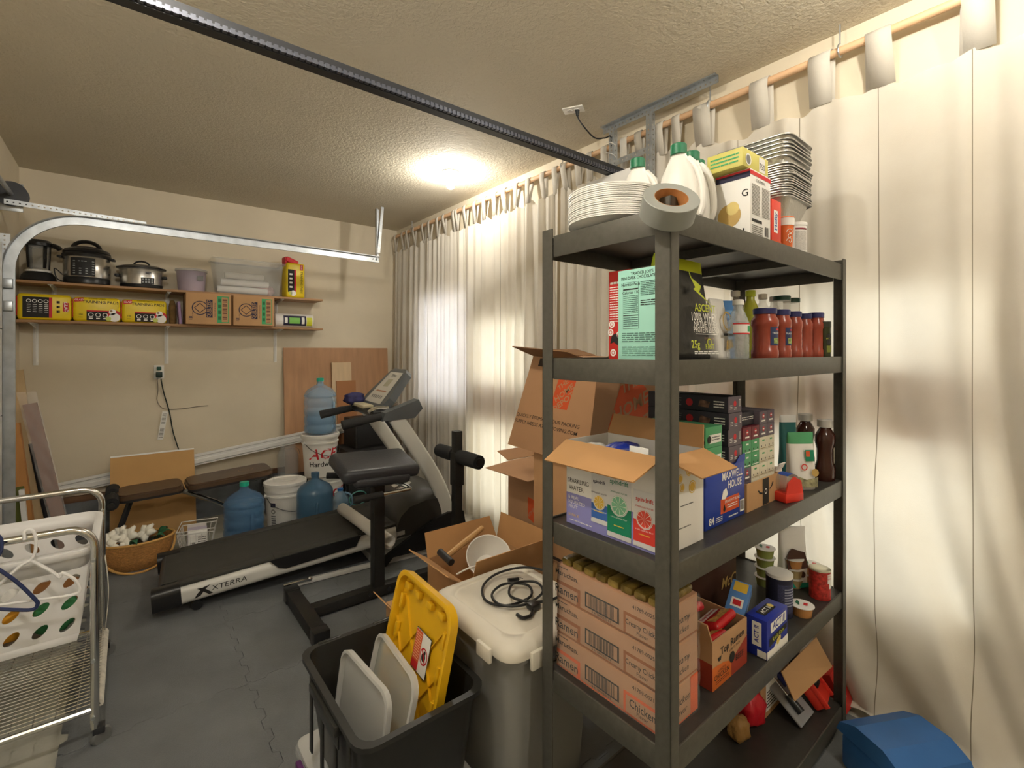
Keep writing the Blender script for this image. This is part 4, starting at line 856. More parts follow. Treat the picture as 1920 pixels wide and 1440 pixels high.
# laundry basket with real oval holes
m_lb = M('basket_white', '#eceae8', .42)
def holed(b, c00, c10, c11, c01, nx, ny, ra, rb, ang, skip=()):
    c00, c10, c11, c01 = map(Vector, (c00, c10, c11, c01)); P = lambda u, v: c00*(1-u)*(1-v) + c10*u*(1-v) + c11*u*v + c01*(1-u)*v
    n = 24; ca, sa = math.cos(ang), math.sin(ang)
    for i in range(nx):
        for j in range(ny):
            I, O = [], []
            for k in range(n):
                q = 2*PI*k/n; cx, cy = math.cos(q), math.sin(q); sc = .5 / max(abs(cx), abs(cy)); dx, dy = cx*ca+cy*sa, -cx*sa+cy*ca
                el = 1 / math.sqrt((dx/ra)**2 + (dy/rb)**2); x, y = cx*el, cy*el
                I.append(b.v(P((i+.5+x)/nx, (j+.5+y)/ny))); O.append(b.v(P((i+.5+cx*sc)/nx, (j+.5+cy*sc)/ny)))
            b.skin([I, O])
t = thing('laundry_basket', 'white plastic laundry basket with oval holes held in the chrome cart', 'laundry basket', (0, 0, 0))
X0, X1, Y0, Y1, Z0, Z1, tp = -.53, -.112, 2.385, 2.90, .385, .74, .035
b = B(); zz = Z1 - .075
def lp(x, y, z): k = (Z1-z)/(Z1-Z0)*tp; return (x + (k if x < -.3 else -k), y + (k if y < 2.6 else -k), z)
r4 = lambda z: [lp(X0, Y0, z), lp(X1, Y0, z), lp(X1, Y1, z), lp(X0, Y1, z)]
R_ = [[lp(x, y, z) for x, y in rrect(X0, X1, Y0, Y1, .05, 5)] for z in (Z1, zz)]; V = [[b.v(p) for p in q] for q in R_]
b.skin(V)
rim = [[(x, y, z) for x, y in rrect(X0-e, X1+e, Y0-e, Y1+e, .05+e, 5)] for e, z in ((0, Z1), (.022, Z1-.004), (.024, Z1-.026))]; V = [[b.v(p) for p in q] for q in rim]; b.skin(V); b.out('rim', m_lb, t, 40, th=.004)
lo, hi = r4(Z0+.03), r4(zz)
for nm, i, j, nx in (('front_wall', 0, 1, 6), ('right_wall', 1, 2, 7), ('back_wall', 2, 3, 6), ('left_wall', 3, 0, 7)):
    b = B(); holed(b, lo[i], lo[j], hi[j], hi[i], nx-1, 3, .36, .19, .75); b.out(nm, m_lb, t, 0, th=.003)
b = B(); bt = r4(Z0); l2 = r4(Z0+.03); V = [[b.v(p) for p in l2], [b.v(Vector(p)*.97 + Vector((-.3, 2.64, p[2]))*.03) for p in bt]]; b.skin(V); b.f(V[1]); b.out('bottom', m_lb, t, 30, th=.004)
for i, (x, y, z, r, col, lab) in enumerate(((-.36, 2.55, .41, .10, '#e2a028', 'orange cloth inside the laundry basket'), (-.22, 2.52, .41, .07, '#3c8a52', 'green cloth inside the laundry basket'), (-.24, 2.72, .41, .09, '#8a5a2a', 'brown cloth inside the laundry basket'), (-.40, 2.74, .41, .07, '#d8d6d0', 'white cloth inside the laundry basket'))):
    bundle((x, y, z), r, r, .055, 30+i, M('laundry_%d' % i, col, .8, var=.15, scale=12, bump=.5, bscale=12), lab, 'cloth', 'folded_cloth')
yh = 2.325
def H_(u, v): return at(u, v, Y=yh)
hk = [H_(46, 1012), H_(46, 998), H_(53, 993), H_(62, 996), H_(67, 1010), H_(66, 1035), H_(58, 1051)]
t = thing('clothes_hanger', 'white plastic clothes hanger hooked on the chrome cart', 'hanger', (0, 0, 0))
B().tube(spline(hk, 4), .005, 8).out('hook', m_lb, t)
B().tube(spline([H_(58, 1051), H_(95, 1070), H_(112, 1083), H_(116, 1074), H_(138, 1085), H_(149, 1100), H_(146, 1112), H_(120, 1118)], 4), .0055, 8).out('shoulder', m_lb, t)
B().tube(spline([H_(58, 1051), H_(40, 1060), H_(15, 1082), H_(-10, 1105), H_(-25, 1128), H_(-10, 1136)], 4), .0055, 8).out('shoulder', m_lb, t)
B().tube([H_(120, 1118), H_(60, 1126), H_(-10, 1136)], .0045, 8).out('trouser_bar', m_lb, t)
yh = 2.305; m_nv = M('navy_plastic', '#27325a', .4)
t = thing('clothes_hanger', 'navy blue plastic clothes hanger hooked on the chrome cart', 'hanger', (0, 0, 0))
B().tube(spline([H_(-22, 1022), H_(-20, 1008), H_(-8, 1002), H_(2, 1012), H_(2, 1032), H_(-8, 1052), H_(-8, 1064)], 4), .0055, 8).out('hook', m_nv, t)
B().tube(spline([H_(-8, 1064), H_(30, 1090), H_(66, 1124), H_(70, 1134), H_(60, 1143), H_(20, 1143), H_(-30, 1140)], 4), .006, 8).out('frame', m_nv, t)
# ================================================================ totes in the foreground
t = thing('clear_container', 'clear latching container under the black tote', 'storage box', (.655, 1.47, ZM))
open_bin(B(), .40, .56, .105, .02, .03).out('tub', m_clear, t); B().prism(rrect(-.205, .205, -.285, .285, .03), .106, .118).out('lid', m_frost, t, 30)
m_purp = M('purple_plastic', '#5b2a63', .35)
for x, y in ((-.216, -.12), (-.216, .16)): B().box(x-.012, x+.006, y-.04, y+.04, .03, .112, .004).out('latch', m_purp, t)
t = thing('black_tote', 'large black plastic tote with spare lids standing inside', 'tote', (.655, 1.455, .135))
m_tote = M('tote_black', '#262624', .38, var=.1, scale=10)
open_bin(B(), .375, .515, .315, .035, .05, .004, .016).out('tub', m_tote, t, 40)
for x, w_ in ((-.2, .006), (.2, -.006)):
    B().box(min(x, x+w_), max(x, x+w_), -.11, .11, .22, .262, .003).out('handle_recess', m_bplas, t); B().box(x-.013, x+.013, -.12, .12, .264, .296, .006).out('handle_bar', m_tote, t)
for y in (-.17, -.06, .06, .17): B().box(-.193, -.186, y-.012, y+.012, .03, .28, .003).out('rib', m_tote, t)
for x in (-.1, .1): B().box(x-.04, x+.04, .262, .276, .285, .318, .004).out('latch_catch', m_tote, t)
# yellow lid standing in the tote, underside to the left
m_ylid = M('lid_yellow', '#e3b01b', .35, var=.03)
t = thing('yellow_tote_lid', 'yellow plastic tote lid standing upright inside the black tote', 'lid', (.69, 1.458, .147), 0, None, (0, RAD(13), RAD(-2)))
Wl, Hl = .395, .53
b = B(); b.prism(rrect(-Wl/2, Wl/2, 0, Hl, .06, 6), 0, .004, 'x'); b.out('plate', m_ylid, t, 30)
b = B(); rr = [[(x_, y, z) for y, z in rrect(-Wl/2+e, Wl/2-e, e, Hl-e, .06-e*.6, 6)] for x_, e in ((.004, 0), (-.026, -.004), (-.028, .004), (-.026, .012), (-.001, .016))]
V = [[b.v(p) for p in q] for q in rr]; b.skin(V); b.out('rim', m_ylid, t, 40)
for i in range(-1, 2):
    for s in (1, -1):
        b = B(); b.mx = Matrix.Translation((0, i*.11, Hl/2)) @ Matrix.Rotation(s*RAD(38), 4, 'X'); L_ = .23 if i == 0 else .14; b.box(-.008, 0, -.0018, .0018, -L_, L_); b.out('lattice_rib', m_ylid, t, 0)
for y in (-.12, -.04, .05, .13): B().box(-.02, 0, y-.018, y+.018, Hl-.055, Hl-.035, .003).out('rim_block', m_ylid, t)
for z in (.10, .2, .3, .4):
    for s in (-1, 1): B().box(-.018, 0, s*(Wl/2-.04)-.008, s*(Wl/2-.04)+.008, z, z+.05, .003).out('rim_block', m_ylid, t)
p = Print(t, (-.0085, .02, .27), (0, -1, 0), (0, 0, 1), .105, .125, 'warning_sticker'); p.rect(0, 0, 1, 1, m_ink, 0); p.rect(.02, .02, .98, .98, m_wink, 1); p.rect(.03, .03, .45, .97, M('orange_ink', '#d9582b', .5), 2); p.rect(.03, .03, .45, .22, m_red, 3)
p.lines(.07, .26, .42, .93, 11, M('pale_orange_ink', '#f0b48c', .6), 4, .45, 2, 3); p.ringd(.71, .48, .021, .0255, m_red, 3); p.disc(.70, .46, .013, m_ink, 2); p.disc(.74, .58, .006, m_ink, 2); p.poly([(.55, .60), (.60, .64), (.88, .36), (.83, .32)], m_red, 4); p.done()
for nm, lab, x, y, w_, h_, tl, mat, rz in (('spare_white_cover', 'white translucent lid nearest the tote handle wall', .545, 1.462, .33, .33, 8, m_frost, 3), ('spare_clear_cover', 'clear plastic lid standing between the white and yellow lids', .605, 1.445, .33, .36, 13, M('clear_lid', '#cfd3cf', .2, alpha=.45), -4)):
    t = thing(nm, lab, 'lid', (x, y, .142), 0, None, (0, RAD(tl), RAD(rz))); B().prism(rrect(-w_/2, w_/2, 0, h_, .05, 5), 0, .004, 'x').out('plate', mat, t, 30)
    b = B(); rr = [[(x_, a, z) for a, z in rrect(-w_/2+e, w_/2-e, e, h_-e, .05-e*.6, 5)] for x_, e in ((.004, 0), (-.014, -.003), (-.016, .006), (-.002, .012))]; V = [[b.v(q) for q in k] for k in rr]; b.skin(V); b.out('rim', m_frost, t, 40)
# grey bin with white lid and a cord on it
t = thing('lidded_bin', 'tall grey translucent bin with a white lid beside the rack', 'storage bin', (1.075, 1.325, ZM))
m_gbin = M('grey_bin', '#8d8c88', .35, alpha=.88)
open_bin(B(), .38, .43, .53, .03, .05).out('tub', m_gbin, t, 40)
m_offw = M('offwhite_plastic', '#d6d0c2', .45, var=.03)
b = B(); V = [[b.v((x, y, z)) for x, y in rrect(-.213+e, .213-e, -.238+e, .238-e, .06, 6)] for e, z in ((0, .535), (-.002, .556), (.006, .572), (.02, .580), (.045, .582), (.05, .576), (.06, .576), (.065, .582))]
b.skin(V); b.f(V[-1]); b.out('lid', m_offw, t, 50)
for y in (-.12, .12):
    B().box(-.226, -.212, y-.035, y+.035, .51, .555, .004).out('lid_clip', m_offw, t)
for x in (-.1, .1): B().box(x-.035, x+.035, -.251, -.237, .50, .555, .004).out('lid_clip', m_offw, t)
zc = ZM + .586
pts = spline([(1.29, 1.36, zc+.01), (1.22, 1.44, zc+.02), (1.12, 1.48, zc+.012), (1.02, 1.44, zc+.01), (.965, 1.35, zc+.01), (1.0, 1.28, zc+.008), (1.10, 1.27, zc+.01), (1.14, 1.33, zc+.016), (1.08, 1.39, zc+.016), (1.0, 1.36, zc+.015), (.985, 1.29, zc+.012), (1.05, 1.24, zc+.012), (1.15, 1.26, zc+.014), (1.17, 1.32, zc+.022), (1.10, 1.36, zc+.024), (1.04, 1.31, zc+.02), (1.06, 1.25, zc+.016), (1.13, 1.215, zc+.008), (1.2, 1.21, zc+.006), (1.275, 1.17, zc+.006)], 6)
t = thing('black_power_cord', 'tangled black power cord lying on the white bin lid', 'cord', (0, 0, 0)); B().tube(pts, .0045, 8).out('cable', m_blk, t)
B().tube(spline([(1.06, 1.21, zc+.008), (1.03, 1.185, zc+.006), (1.0, 1.19, zc+.006), (.995, 1.215, zc+.008)], 5), .006, 8).out('hook', m_bplas, t); B().box(1.05, 1.09, 1.2, 1.235, zc, zc+.022, .006).out('plug_body', m_bplas, t)
B().cyl((1.11, 1.405, zc+.012), (1.15, 1.395, zc+.012), .010, .007, 10).out('plug', m_bplas, t)
for s in (-1, 1): B().cyl((1.15, 1.395+s*.005, zc+.012), (1.165, 1.391+s*.005, zc+.012), .0015, n=6).out('prong', m_chrome, t)
# ================================================================ cardboard boxes by the curtain
m_dkin = M('dark_box_ink', '#3a2e26', .75); m_orng = M('orange_box_ink', '#d2562a', .7); m_cardb = M('moving_carton', '#b48a66', .8, var=.05, scale=5)
def flap(t, p, q, ext, nm='flap', mat=None, th=.004):
    p, q, e = Vector(p), Vector(q), Vector(ext); b = B(); ins = (q-p)*.03; b.poly([p, q, q+e-ins, p+e+ins]); return b.out(nm, mat or m_cardin, t, 0, th=th)
def open_box(t, w_, d_, h_, mat, th=.004):
    for nm, q in (('front_wall', (-w_/2, w_/2, -d_/2, -d_/2+th)), ('back_wall', (-w_/2, w_/2, d_/2-th, d_/2)), ('left_wall', (-w_/2, -w_/2+th, -d_/2+th, d_/2-th)), ('right_wall', (w_/2-th, w_/2, -d_/2+th, d_/2-th))): B().box(*q, 0, h_).out(nm, mat, t, 0)
    B().box(-w_/2+th, w_/2-th, -d_/2+th, d_/2-th, 0, th).out('bottom', mat, t, 0)
t = thing('open_carton', 'open cardboard carton of odds and ends behind the grey bin', 'box', (1.28, 1.79, ZM)); open_box(t, .40, .36, .50, m_card)
flap(t, (-.2, -.18, .5), (-.2, .18, .5), (-.10, 0, .07)); flap(t, (-.2, .18, .5), (.2, .18, .5), (0, .05, .10)); flap(t, (-.2, -.18, .5), (.2, -.18, .5), (0, -.02, .11)); flap(t, (.2, -.18, .5), (.2, .18, .5), (.02, 0, .13))
B().box(-.19, .19, -.17, .17, .30, .305).out('packing_sheet', m_cardin, t, 0)
t = thing('white_bowl', 'white plastic bowl tipped inside the open carton', 'bowl', (1.30, 1.80, .50), 0, None, (RAD(35), RAD(-20), 0)); B().lathe([(.02, -.05), (.06, -.05), (.10, .02), (.105, .045), (.10, .045), (.09, .02), (.05, -.042), (.02, -.042)], 28).out('bowl_body', m_white, t, 50)
p0, p1 = Vector((1.12, 1.86, .55)), Vector((1.36, 1.93, .60)); t = thing('hammer', 'wooden hammer handle sticking out of the open carton', 'hammer', (0, 0, 0)); B().tube([p0, p0.lerp(p1, .4), p1], [.012, .014, .013], 10).out('handle', M('handle_wood', '#c39a66', .5, var=.1), t); B().cyl(p0 + Vector((-.01, -.05, -.01)), p0 + Vector((-.01, .05, .005)), .016, n=12).out('head', m_dark, t)
tag(B().tube(spline([(1.08, 1.72, .53), (1.14, 1.68, .56), (1.24, 1.66, .545), (1.36, 1.65, .55), (1.45, 1.68, .53)], 5), .004, 6).out('white_cable', m_white), 'white cable draped over the open carton', 'cable')
t, bx = carton('small_carton', 'small plain carton half hidden behind the black tote', (.955, 1.89, ZM), .15, .18, .36); flap(t, (-.08, -.1, .361), (-.08, .1, .361), (-.05, 0, .06))
# medium moving boxes stacked
t, bx = carton('moving_box', 'plain lower moving box on the floor under the medium box', (2.01, 2.06, ZM), .40, .44, .335, 0, None, m_cardb)
t, bx = carton('moving_box', 'medium moving box with open flaps under the tilted large box', (2.0, 2.05, .35), .42, .44, .46, 0, None, m_cardb)
f = face(t, bx, 'L'); f.rect(.0, .86, .5, .96, m_dkin); f.text('MEDIUM', .25, .91, .045, m_card, 1, bold=.01); f.rect(.03, .02, .5, .11, m_dkin); f.text('MEDIUM', .27, .065, .04, m_card, 1)
f.poly([(.42, .36), (.60, .30), (.60, .60), (.42, .62)], m_orng); f.text('THE HOME DEPOT', .51, .46, .028, m_cardb, 1, rot=PI/4); f.text('QUICKLY ESTIMATE YOUR', .45, .27, .02, m_ink, 1); f.text('PACKING SUPPLY NEEDS', .45, .22, .02, m_ink, 1); f.done()
flap(t, (-.21, .22, .462), (.21, .22, .462), (-.02, .10, .04), mat=m_cardb); flap(t, (-.21, -.2, .462), (-.21, .2, .462), (-.17, .03, -.02), mat=m_cardb); flap(t, (-.2, -.22, .462), (.2, -.22, .462), (0, -.01, .18), mat=m_cardb); flap(t, (.21, -.2, .462), (.21, .2, .462), (-.01, 0, .17), mat=m_cardb)
# two cartons that carry the leaning large box
t, bx = carton('plain_carton', 'plain tall carton on the floor beneath the labelled carton', (1.755, 1.575, ZM), .38, .41, .47, 0, None, m_card)
t, bx = carton('labelled_carton', 'tall carton with black label strip carrying the large moving box', (1.75, 1.57, .4835), .38, .41, .489, 0, None, M('carton_tan', '#b98f66', .8, var=.05))
f = face(t, bx, 'L'); f.poly([(.62, .66), (.98, .62), (.98, .84), (.62, .86)], m_ink); f.text('P', .70, .755, .05, m_card, 1, bold=.01); f.rect(.02, .02, .98, .05, m_dkin); f.done()
# large moving box, leaning over
t = thing('moving_box', 'large moving box leaning over on top of the medium box', 'box', (0, 0, 0)); pg = [(1.925, .995), (1.727, 1.447), (1.32, 1.42), (1.385, .975)]
b = B(); b.prism(pg, 1.516, 1.96, 'x'); b.out('carton_body', m_cardb, t, 0)
ux = Vector((0, pg[3][0]-pg[0][0], pg[3][1]-pg[0][1])); f = Print(t, (1.516, pg[0][0], pg[0][1]), ux, (0, pg[1][0]-pg[0][0], pg[1][1]-pg[0][1]), ux.length, .493)
f.rect(.10, .90, .46, .985, m_dkin); f.text('LARGE', .28, .94, .045, m_card, 1, bold=.01); f.poly([(.40, .50), (.60, .50), (.60, .86), (.40, .80)], m_orng); f.text('THE', .47, .74, .035, m_cardb, 1, rot=.8, bold=.02); f.text('HOME', .51, .66, .042, m_cardb, 1, rot=.8, bold=.02); f.text('DEPOT', .53, .57, .042, m_cardb, 1, rot=.8, bold=.02)
f.text('QUICKLY ESTIMATE YOUR PACKING', .40, .36, .026, m_ink, 1); f.text('SUPPLY NEEDS AT HDMOVING.COM', .40, .29, .026, m_ink, 1, bold=.006); f.done()
ux = Vector((1, 0, 0)); uy = Vector((0, pg[2][0]-pg[3][0], pg[2][1]-pg[3][1])); f = Print(t, (1.516, pg[3][0], pg[3][1]), ux, uy, .444, uy.length)
f.poly([(.25, .35), (.80, .10), (.98, .60), (.42, .98)], m_orng); f.text('THE', .52, .78, .07, m_cardb, 1, rot=.35, bold=.02); f.text('HOME', .58, .55, .09, m_cardb, 1, rot=.35, bold=.02); f.text('DEPOT', .64, .30, .09, m_cardb, 1, rot=.35, bold=.02); f.done()
m_dkc = M('flap_brown', '#8d6847', .8, var=.05)
flap(t, (1.516, 1.727, 1.449), (1.96, 1.727, 1.449), (-.02, .10, .03), mat=m_dkc); flap(t, (1.516, 1.72, 1.449), (1.516, 1.34, 1.423), (-.12, .03, .045), mat=m_dkc); flap(t, (1.516, 1.32, 1.42), (1.96, 1.32, 1.42), (.0, -.1, .06), mat=m_dkc)
# ================================================================ groceries on the rack
cr_, sr_ = math.cos(RA), math.sin(RA); OX, OY = -PX*cr_ - PY*sr_, PX*sr_ - PY*cr_
def ck(u, b):
    """rack-local a of the sight line u at shelf depth b"""
    q = (u - 960) / FPX; r = (cT + q*sT, sT - q*cT); rx, ry = r[0]*cr_ + r[1]*sr_, -r[0]*sr_ + r[1]*cr_; return OX + (b - OY) / ry * rx
def rbox(name, label, cat, a0, a1, b0, b1, z0, h, mat, group=None, rz=0, bev=.0015, part='carton_body'):
    t = thing(name, label, cat, rk((a0+a1)/2, (b0+b1)/2, z0), RA + rz, group); bx = (-(a1-a0)/2, (a1-a0)/2, -(b1-b0)/2, (b1-b0)/2, 0, h); B().box(*bx, bev).out(part, mat, t); return t, bx
S = [z - .004 for z in RZ]
m_silv = M('foil', '#c6c6c4', .28, .95, bump=.25, bscale=90); m_gry = M('tape_grey', '#8f918c', .5, .15); m_mint = M('mint_card', '#a3dccd', .5); m_redc = M('red_card', '#c42f28', .45); m_blkf = M('black_pouch', '#1c1b1a', .32, bump=.3, bscale=12); m_lime = M('lime_film', '#c3cf2c', .4)
m_cwht = M('white_card', '#e8e6e2', .5); m_grn = M('green_cap', '#1f6e4b', .45); m_hdpe = M('milky_plastic', '#e6e3dc', .4); m_gold = M('gold_ink', '#b99a58', .5); m_sauce = M('tomato_sauce', '#93402f', .25, var=.1, scale=30); m_capb = M('blue_cap_lid', '#2b2d63', .35); m_lblb = M('sauce_label', '#24305a', .5)
# ---- top shelf: plates
pl = B(); pl.lathe([(.02, .002), (.088, 0), (.122, .020), (.130, .022), (.130, .025), (.121, .0245), (.086, .004), (.02, .004)], 40); ob = pl.out('foam_plate', m_white, None, 40)
base = rk(.115, .255, S[0]+.0005); ob.location = base; tag(ob, 'white foam plate in the stack on the top rack shelf', 'plate', 'stacked foam plates')
for i in range(1, 17):
    c = ob.copy(); COL.objects.link(c); c.location = base + Vector((.0012*math.sin(i*1.7), .0012*math.cos(i*2.3), .0052*i)); c['label'] = c['label'] if i < 16 else 'topmost white foam plate of the stack on the top rack shelf'
# duct tape leaning over the corner post
dv = Vector((-cT, -sT, 0)); ax = (Vector((0, 0, 1))*math.cos(RAD(48)) + dv*math.sin(RAD(48))).normalized(); cpt = at(1254, 388, D=1.10)
t = thing('duct_tape_roll', 'grey duct tape roll leaning over the corner of the top shelf', 'tape roll', cpt); t.rotation_euler = ax.to_track_quat('Z', 'Y').to_euler()
B().lathe([(.038, -.025), (.062, -.025), (.063, -.024), (.063, .024), (.062, .025), (.038, .025)], 48, cap=False).out('tape', m_gry, t, 40); B().lathe([(.037, -.0252), (.038, -.0252), (.038, .0252), (.037, .0252), (.0365, .02), (.0365, -.02)], 40, cap=False).out('card_core', M('core_card', '#a8713f', .7, var=.2, scale=30), t, 40)
# milky jugs
def vjug(a, b, label, rz=0):
    t = thing('cleaner_jug', label, 'jug', rk(a, b, S[0]+.0005), RA+rz)
    B().lathe([(.03, .002), (.052, 0), (.058, .012), (.060, .10), (.057, .15), (.046, .20), (.030, .240), (.021, .258), (.021, .270)], 28, sx=.66, sy=1.12).out('jug_body', m_hdpe, t, 60)
    B().lathe([(.024, .262), (.024, .290), (.021, .293), (.01, .293)], 20).out('cap', m_grn, t)
    B().tube(spline([(0, -.028, .245), (0, -.052, .215), (0, -.068, .165), (0, -.072, .10), (0, -.063, .07)], 5), .010, 10).out('handle', m_hdpe, t); return t
vjug(.335, .185, 'milky jug with green cap nearest the duct tape', .2); vjug(.418, .19, 'milky jug with green cap between two others'); vjug(.495, .215, 'milky jug with green cap beside the white cereal box'); t = vjug(.33, .33, 'milky jug with green cap standing at the back of the top shelf', .3)
p = Print(t, (0, 0, 0), (1, 0, 0), (0, 0, 1), 1, 1); del p
# white box, yellow box, red box
t, bx = rbox('cereal_box', 'tall white cereal box with blue stripe on the top shelf', 'box', .465, .605, .03, .135, S[0], .21, m_cwht)
f = face(t, bx, 'F'); f.rect(0, .92, 1, .98, m_red); f.text('OATMEAL', .5, .86, .014, m_ink); f.lines(.08, .36, .46, .80, 22, MATS['faint_ink'], 1, .45, 4, 2); f.lines(.56, .36, .94, .80, 22, MATS['faint_ink'], 1, .45, 6, 2); f.rect(.08, .26, .55, .30, m_ink, 1); f.bars(.70, .10, .92, .24, 10, m_ink); f.lines(.08, .08, .6, .22, 5, MATS['faint_ink'], 1, .45, 9, 3); f.done()
f = face(t, bx, 'L'); f.rect(0, .88, 1, .96, m_navy); f.rect(0, .96, 1, .99, m_red); f.text('G', .86, .66, .030, m_ink, bold=.01); f.disc(.4, .38, .036, m_gold); f.disc(.5, .48, .02, M('straw_ink', '#d8c37a', .6), 1); f.text('L', .86, .10, .034, m_ink, bold=.02); f.done()
t, bx = rbox('foil_sheet_box', 'yellow green flat box lying on the white cereal box', 'box', .43, .60, .035, .145, S[0]+.2112, .055, M('lime_card', '#cfc66a', .5))
f = face(t, bx, 'F'); f.rect(.62, .1, .86, .9, m_cwht); f.text('750', .74, .4, .026, m_ink, 1); f.disc(.2, .45, .014, m_gplas); f.ringd(.2, .45, .014, .018, m_wink, 1); f.done()
f = face(t, bx, 'L'); f.lines(.1, .2, .9, .8, 3, m_green, 1, .4, 2, 3); f.done()
t, bx = rbox('bag_box', 'red and orange storage bag box on the top shelf', 'box', .615, .685, .03, .24, S[0], .15, M('coral_card', '#d9402f', .45)); f = face(t, bx, 'F'); f.rect(.2, .3, .62, .78, m_wink); f.text('Hefty', .41, .54, .026, M('blue_ink', '#27479b', .5), 1, rot=PI/2, bold=.02); f.rect(0, 0, 1, .14, m_orng); f.done()
t = thing('paper_cup', 'orange paper cup with white swirls under the foil trays', 'cup', rk(.765, .05, S[0])); B().lathe([(.02, 0), (.022, .002), (.029, .112), (.031, .114), (.029, .117), (.02, .117)], 28).out('cup_body', M('cup_orange', '#d8692c', .5), t)
b = B(); b.lathe([(.0287, .088), (.0300, .113)], 28, cap=False); b.out('white_band', m_cwht, t, 60)
for z, s in ((.05, 1), (.065, -1), (.035, -1)):
    pts = []
    for i in range(14):
        a = i*.5; r = .011*(1-i/16); w_ = -.55 + (r*math.cos(a)*s)/.026; zz = z + r*math.sin(a); R_ = .0222 + .0665*zz + .0008; pts.append((R_*math.sin(w_), -R_*math.cos(w_), zz))
    B().tube(pts, .0011, 5).out('swirl', m_wink, t)
t = thing('oat_canister', 'white paper canister with printed label under the foil trays', 'canister', rk(.885, .065, S[0])); B().lathe([(.03, 0), (.040, 0), (.040, .115), (.03, .115)], 32).out('canister_body', m_cwht, t); B().lathe([(.0415, .108), (.0415, .119), (.036, .120), (.01, .120)], 32).out('lid', m_cwht, t)
b = B(); b.grid(lambda i, j: (.0405*math.sin(-1.1+1.1*i), -.0405*math.cos(-1.1+1.1*i), .02+.068*j), 12, 1); b.out('printed_label', M('label_text', '#b9b6b0', .6, var=.25, scale=160, stretch=(1, 1, 4)), t, 60)
b = B(); b.grid(lambda i, j: (.0406*math.sin(-1.1+1.1*i), -.0406*math.cos(-1.1+1.1*i), .092+.006*j), 12, 1); b.out('printed_stripe', M('maroon_ink', '#7a2430', .5), t, 60)
# foil trays, nested
b = B(); V = [[b.v((x, y, z)) for x, y in rrect(-w_/2, w_/2, -d_/2, d_/2, r, 4)] for w_, d_, r, z in ((.10, .14, .02, .001), (.165, .205, .03, 0), (.215, .255, .035, .072), (.235, .275, .04, .074), (.238, .278, .04, .069))]
b.skin(V); b.f(V[0]); tray = b.out('foil_tray', m_silv, None, 25, th=.0008)
tb = rk(.87, .17, S[0]+.122); tray.location = tb; tray.rotation_euler = (0, 0, RA); tag(tray, 'silver foil baking tray in the nested stack on the top shelf', 'foil tray', 'nested foil trays'); rn = random.Random(3)
for i in range(1, 20): c = tray.copy(); COL.objects.link(c); c.location = tb + Vector((rn.uniform(-.003, .003), rn.uniform(-.003, .003), .0085*i + (.012 if i > 13 else 0) + max(0, i-13)*.006)); c.rotation_euler = (0, 0, RA + rn.uniform(-.02, .02))
# ---- second shelf
t, bx = rbox('cookie_box', 'mint green cookie box with nutrition panel beside the post', 'box', .04, .095, .045, .182, S[1], .235, m_mint)
f = face(t, bx, 'L'); f.text("TRADER JOE'S", .55, .95, .011, m_ink); f.text('MINI DARK CHOCOLATE MINT', .55, .905, .0115, m_ink, sx=.8); f.rect(.12, .35, .48, .86, m_ink, 0); f.rect(.125, .353, .475, .857, m_mint, 1); f.text('Nutrition Facts', .30, .835, .011, m_ink, 2, bold=.01, sx=.85); f.rect(.13, .775, .47, .79, m_ink, 2); f.text('Calories 130', .30, .745, .010, m_ink, 2, bold=.01); f.rect(.13, .49, .47, .50, m_ink, 2); f.lines(.135, .51, .465, .72, 10, M('green_grey_ink', '#4a6f66', .6), 2, .4, 3, 2); f.lines(.135, .37, .465, .48, 5, MATS['green_grey_ink'], 2, .4, 5, 2)
f.lines(.52, .70, .96, .86, 9, MATS['green_grey_ink'], 1, .4, 6, 3); f.lines(.52, .59, .96, .66, 3, m_ink, 1, .4, 7, 3); f.lines(.10, .20, .98, .31, 5, MATS['green_grey_ink'], 1, .4, 8, 7); f.lines(.10, .05, .98, .16, 5, MATS['green_grey_ink'], 1, .4, 9, 7); f.done()
t, bx = rbox('candy_box', 'red candy box with peppermint swirls behind the mint box', 'box', .100, .150, .187, .262, S[1], .25, m_redc)
f = face(t, bx, 'L'); f.lines(.08, .85, .6, .88, 1, m_wink, 1, .8, 9, 3); f.lines(.06, .42, .55, .83, 15, m_wink, 1, .35, 2, 4)
for x, y in ((.16, .40), (.1, .31), (.22, .08), (.5, .28)): f.disc(x, y, .010, m_wink, 1); f.ringd(x, y, .004, .006, m_redc, 2, 10)
f.poly([(.08, .18), (.15, .27), (.35, .30), (.5, .25), (.55, .14), (.4, .17), (.25, .2)], m_ink, 1); f.done()
def pouch(label, a, b, z, w_, d_, h, mat, topmat, cat='bag', name='food_pouch', rz=0, lean=0, tophem=.12, group=None):
    t = thing(name, label, cat, rk(a, b, z), 0, group, (lean, 0, RA + rz)); rn = random.Random(hash(label) % 1000)
    def fn(i, j, o=1):
        an = 2*PI*i; k = (1 - j)**.55 * .96 + .04; sg = lambda x: math.copysign(abs(x)**.55, x); wob = 1 + .03*math.sin(3*an + 7*j)
        return (w_/2*(1 - .04*math.sin(PI*j))*sg(math.cos(an))*wob, d_/2*k*sg(math.sin(an))*wob, h*j)
    bm_ = B(); bm_.grid(lambda i, j: fn(i, j*(1-tophem)), 28, 12, cu=True); bm_.f([v for v in bm_.bm.verts[:28]]); bm_.out('pouch_body', mat, t, 0).data.polygons.foreach_set('use_smooth', [True]*(28*12+1))
    bm_ = B(); bm_.grid(lambda i, j: fn(i, 1-tophem + tophem*j), 28, 3, cu=True); bm_.out('sealed_top', topmat, t, 60); return t
t = pouch('black whey protein pouch with yellow-green top', .235, .125, S[1], .235, .11, .285, m_blkf, m_lime, tophem=.13)
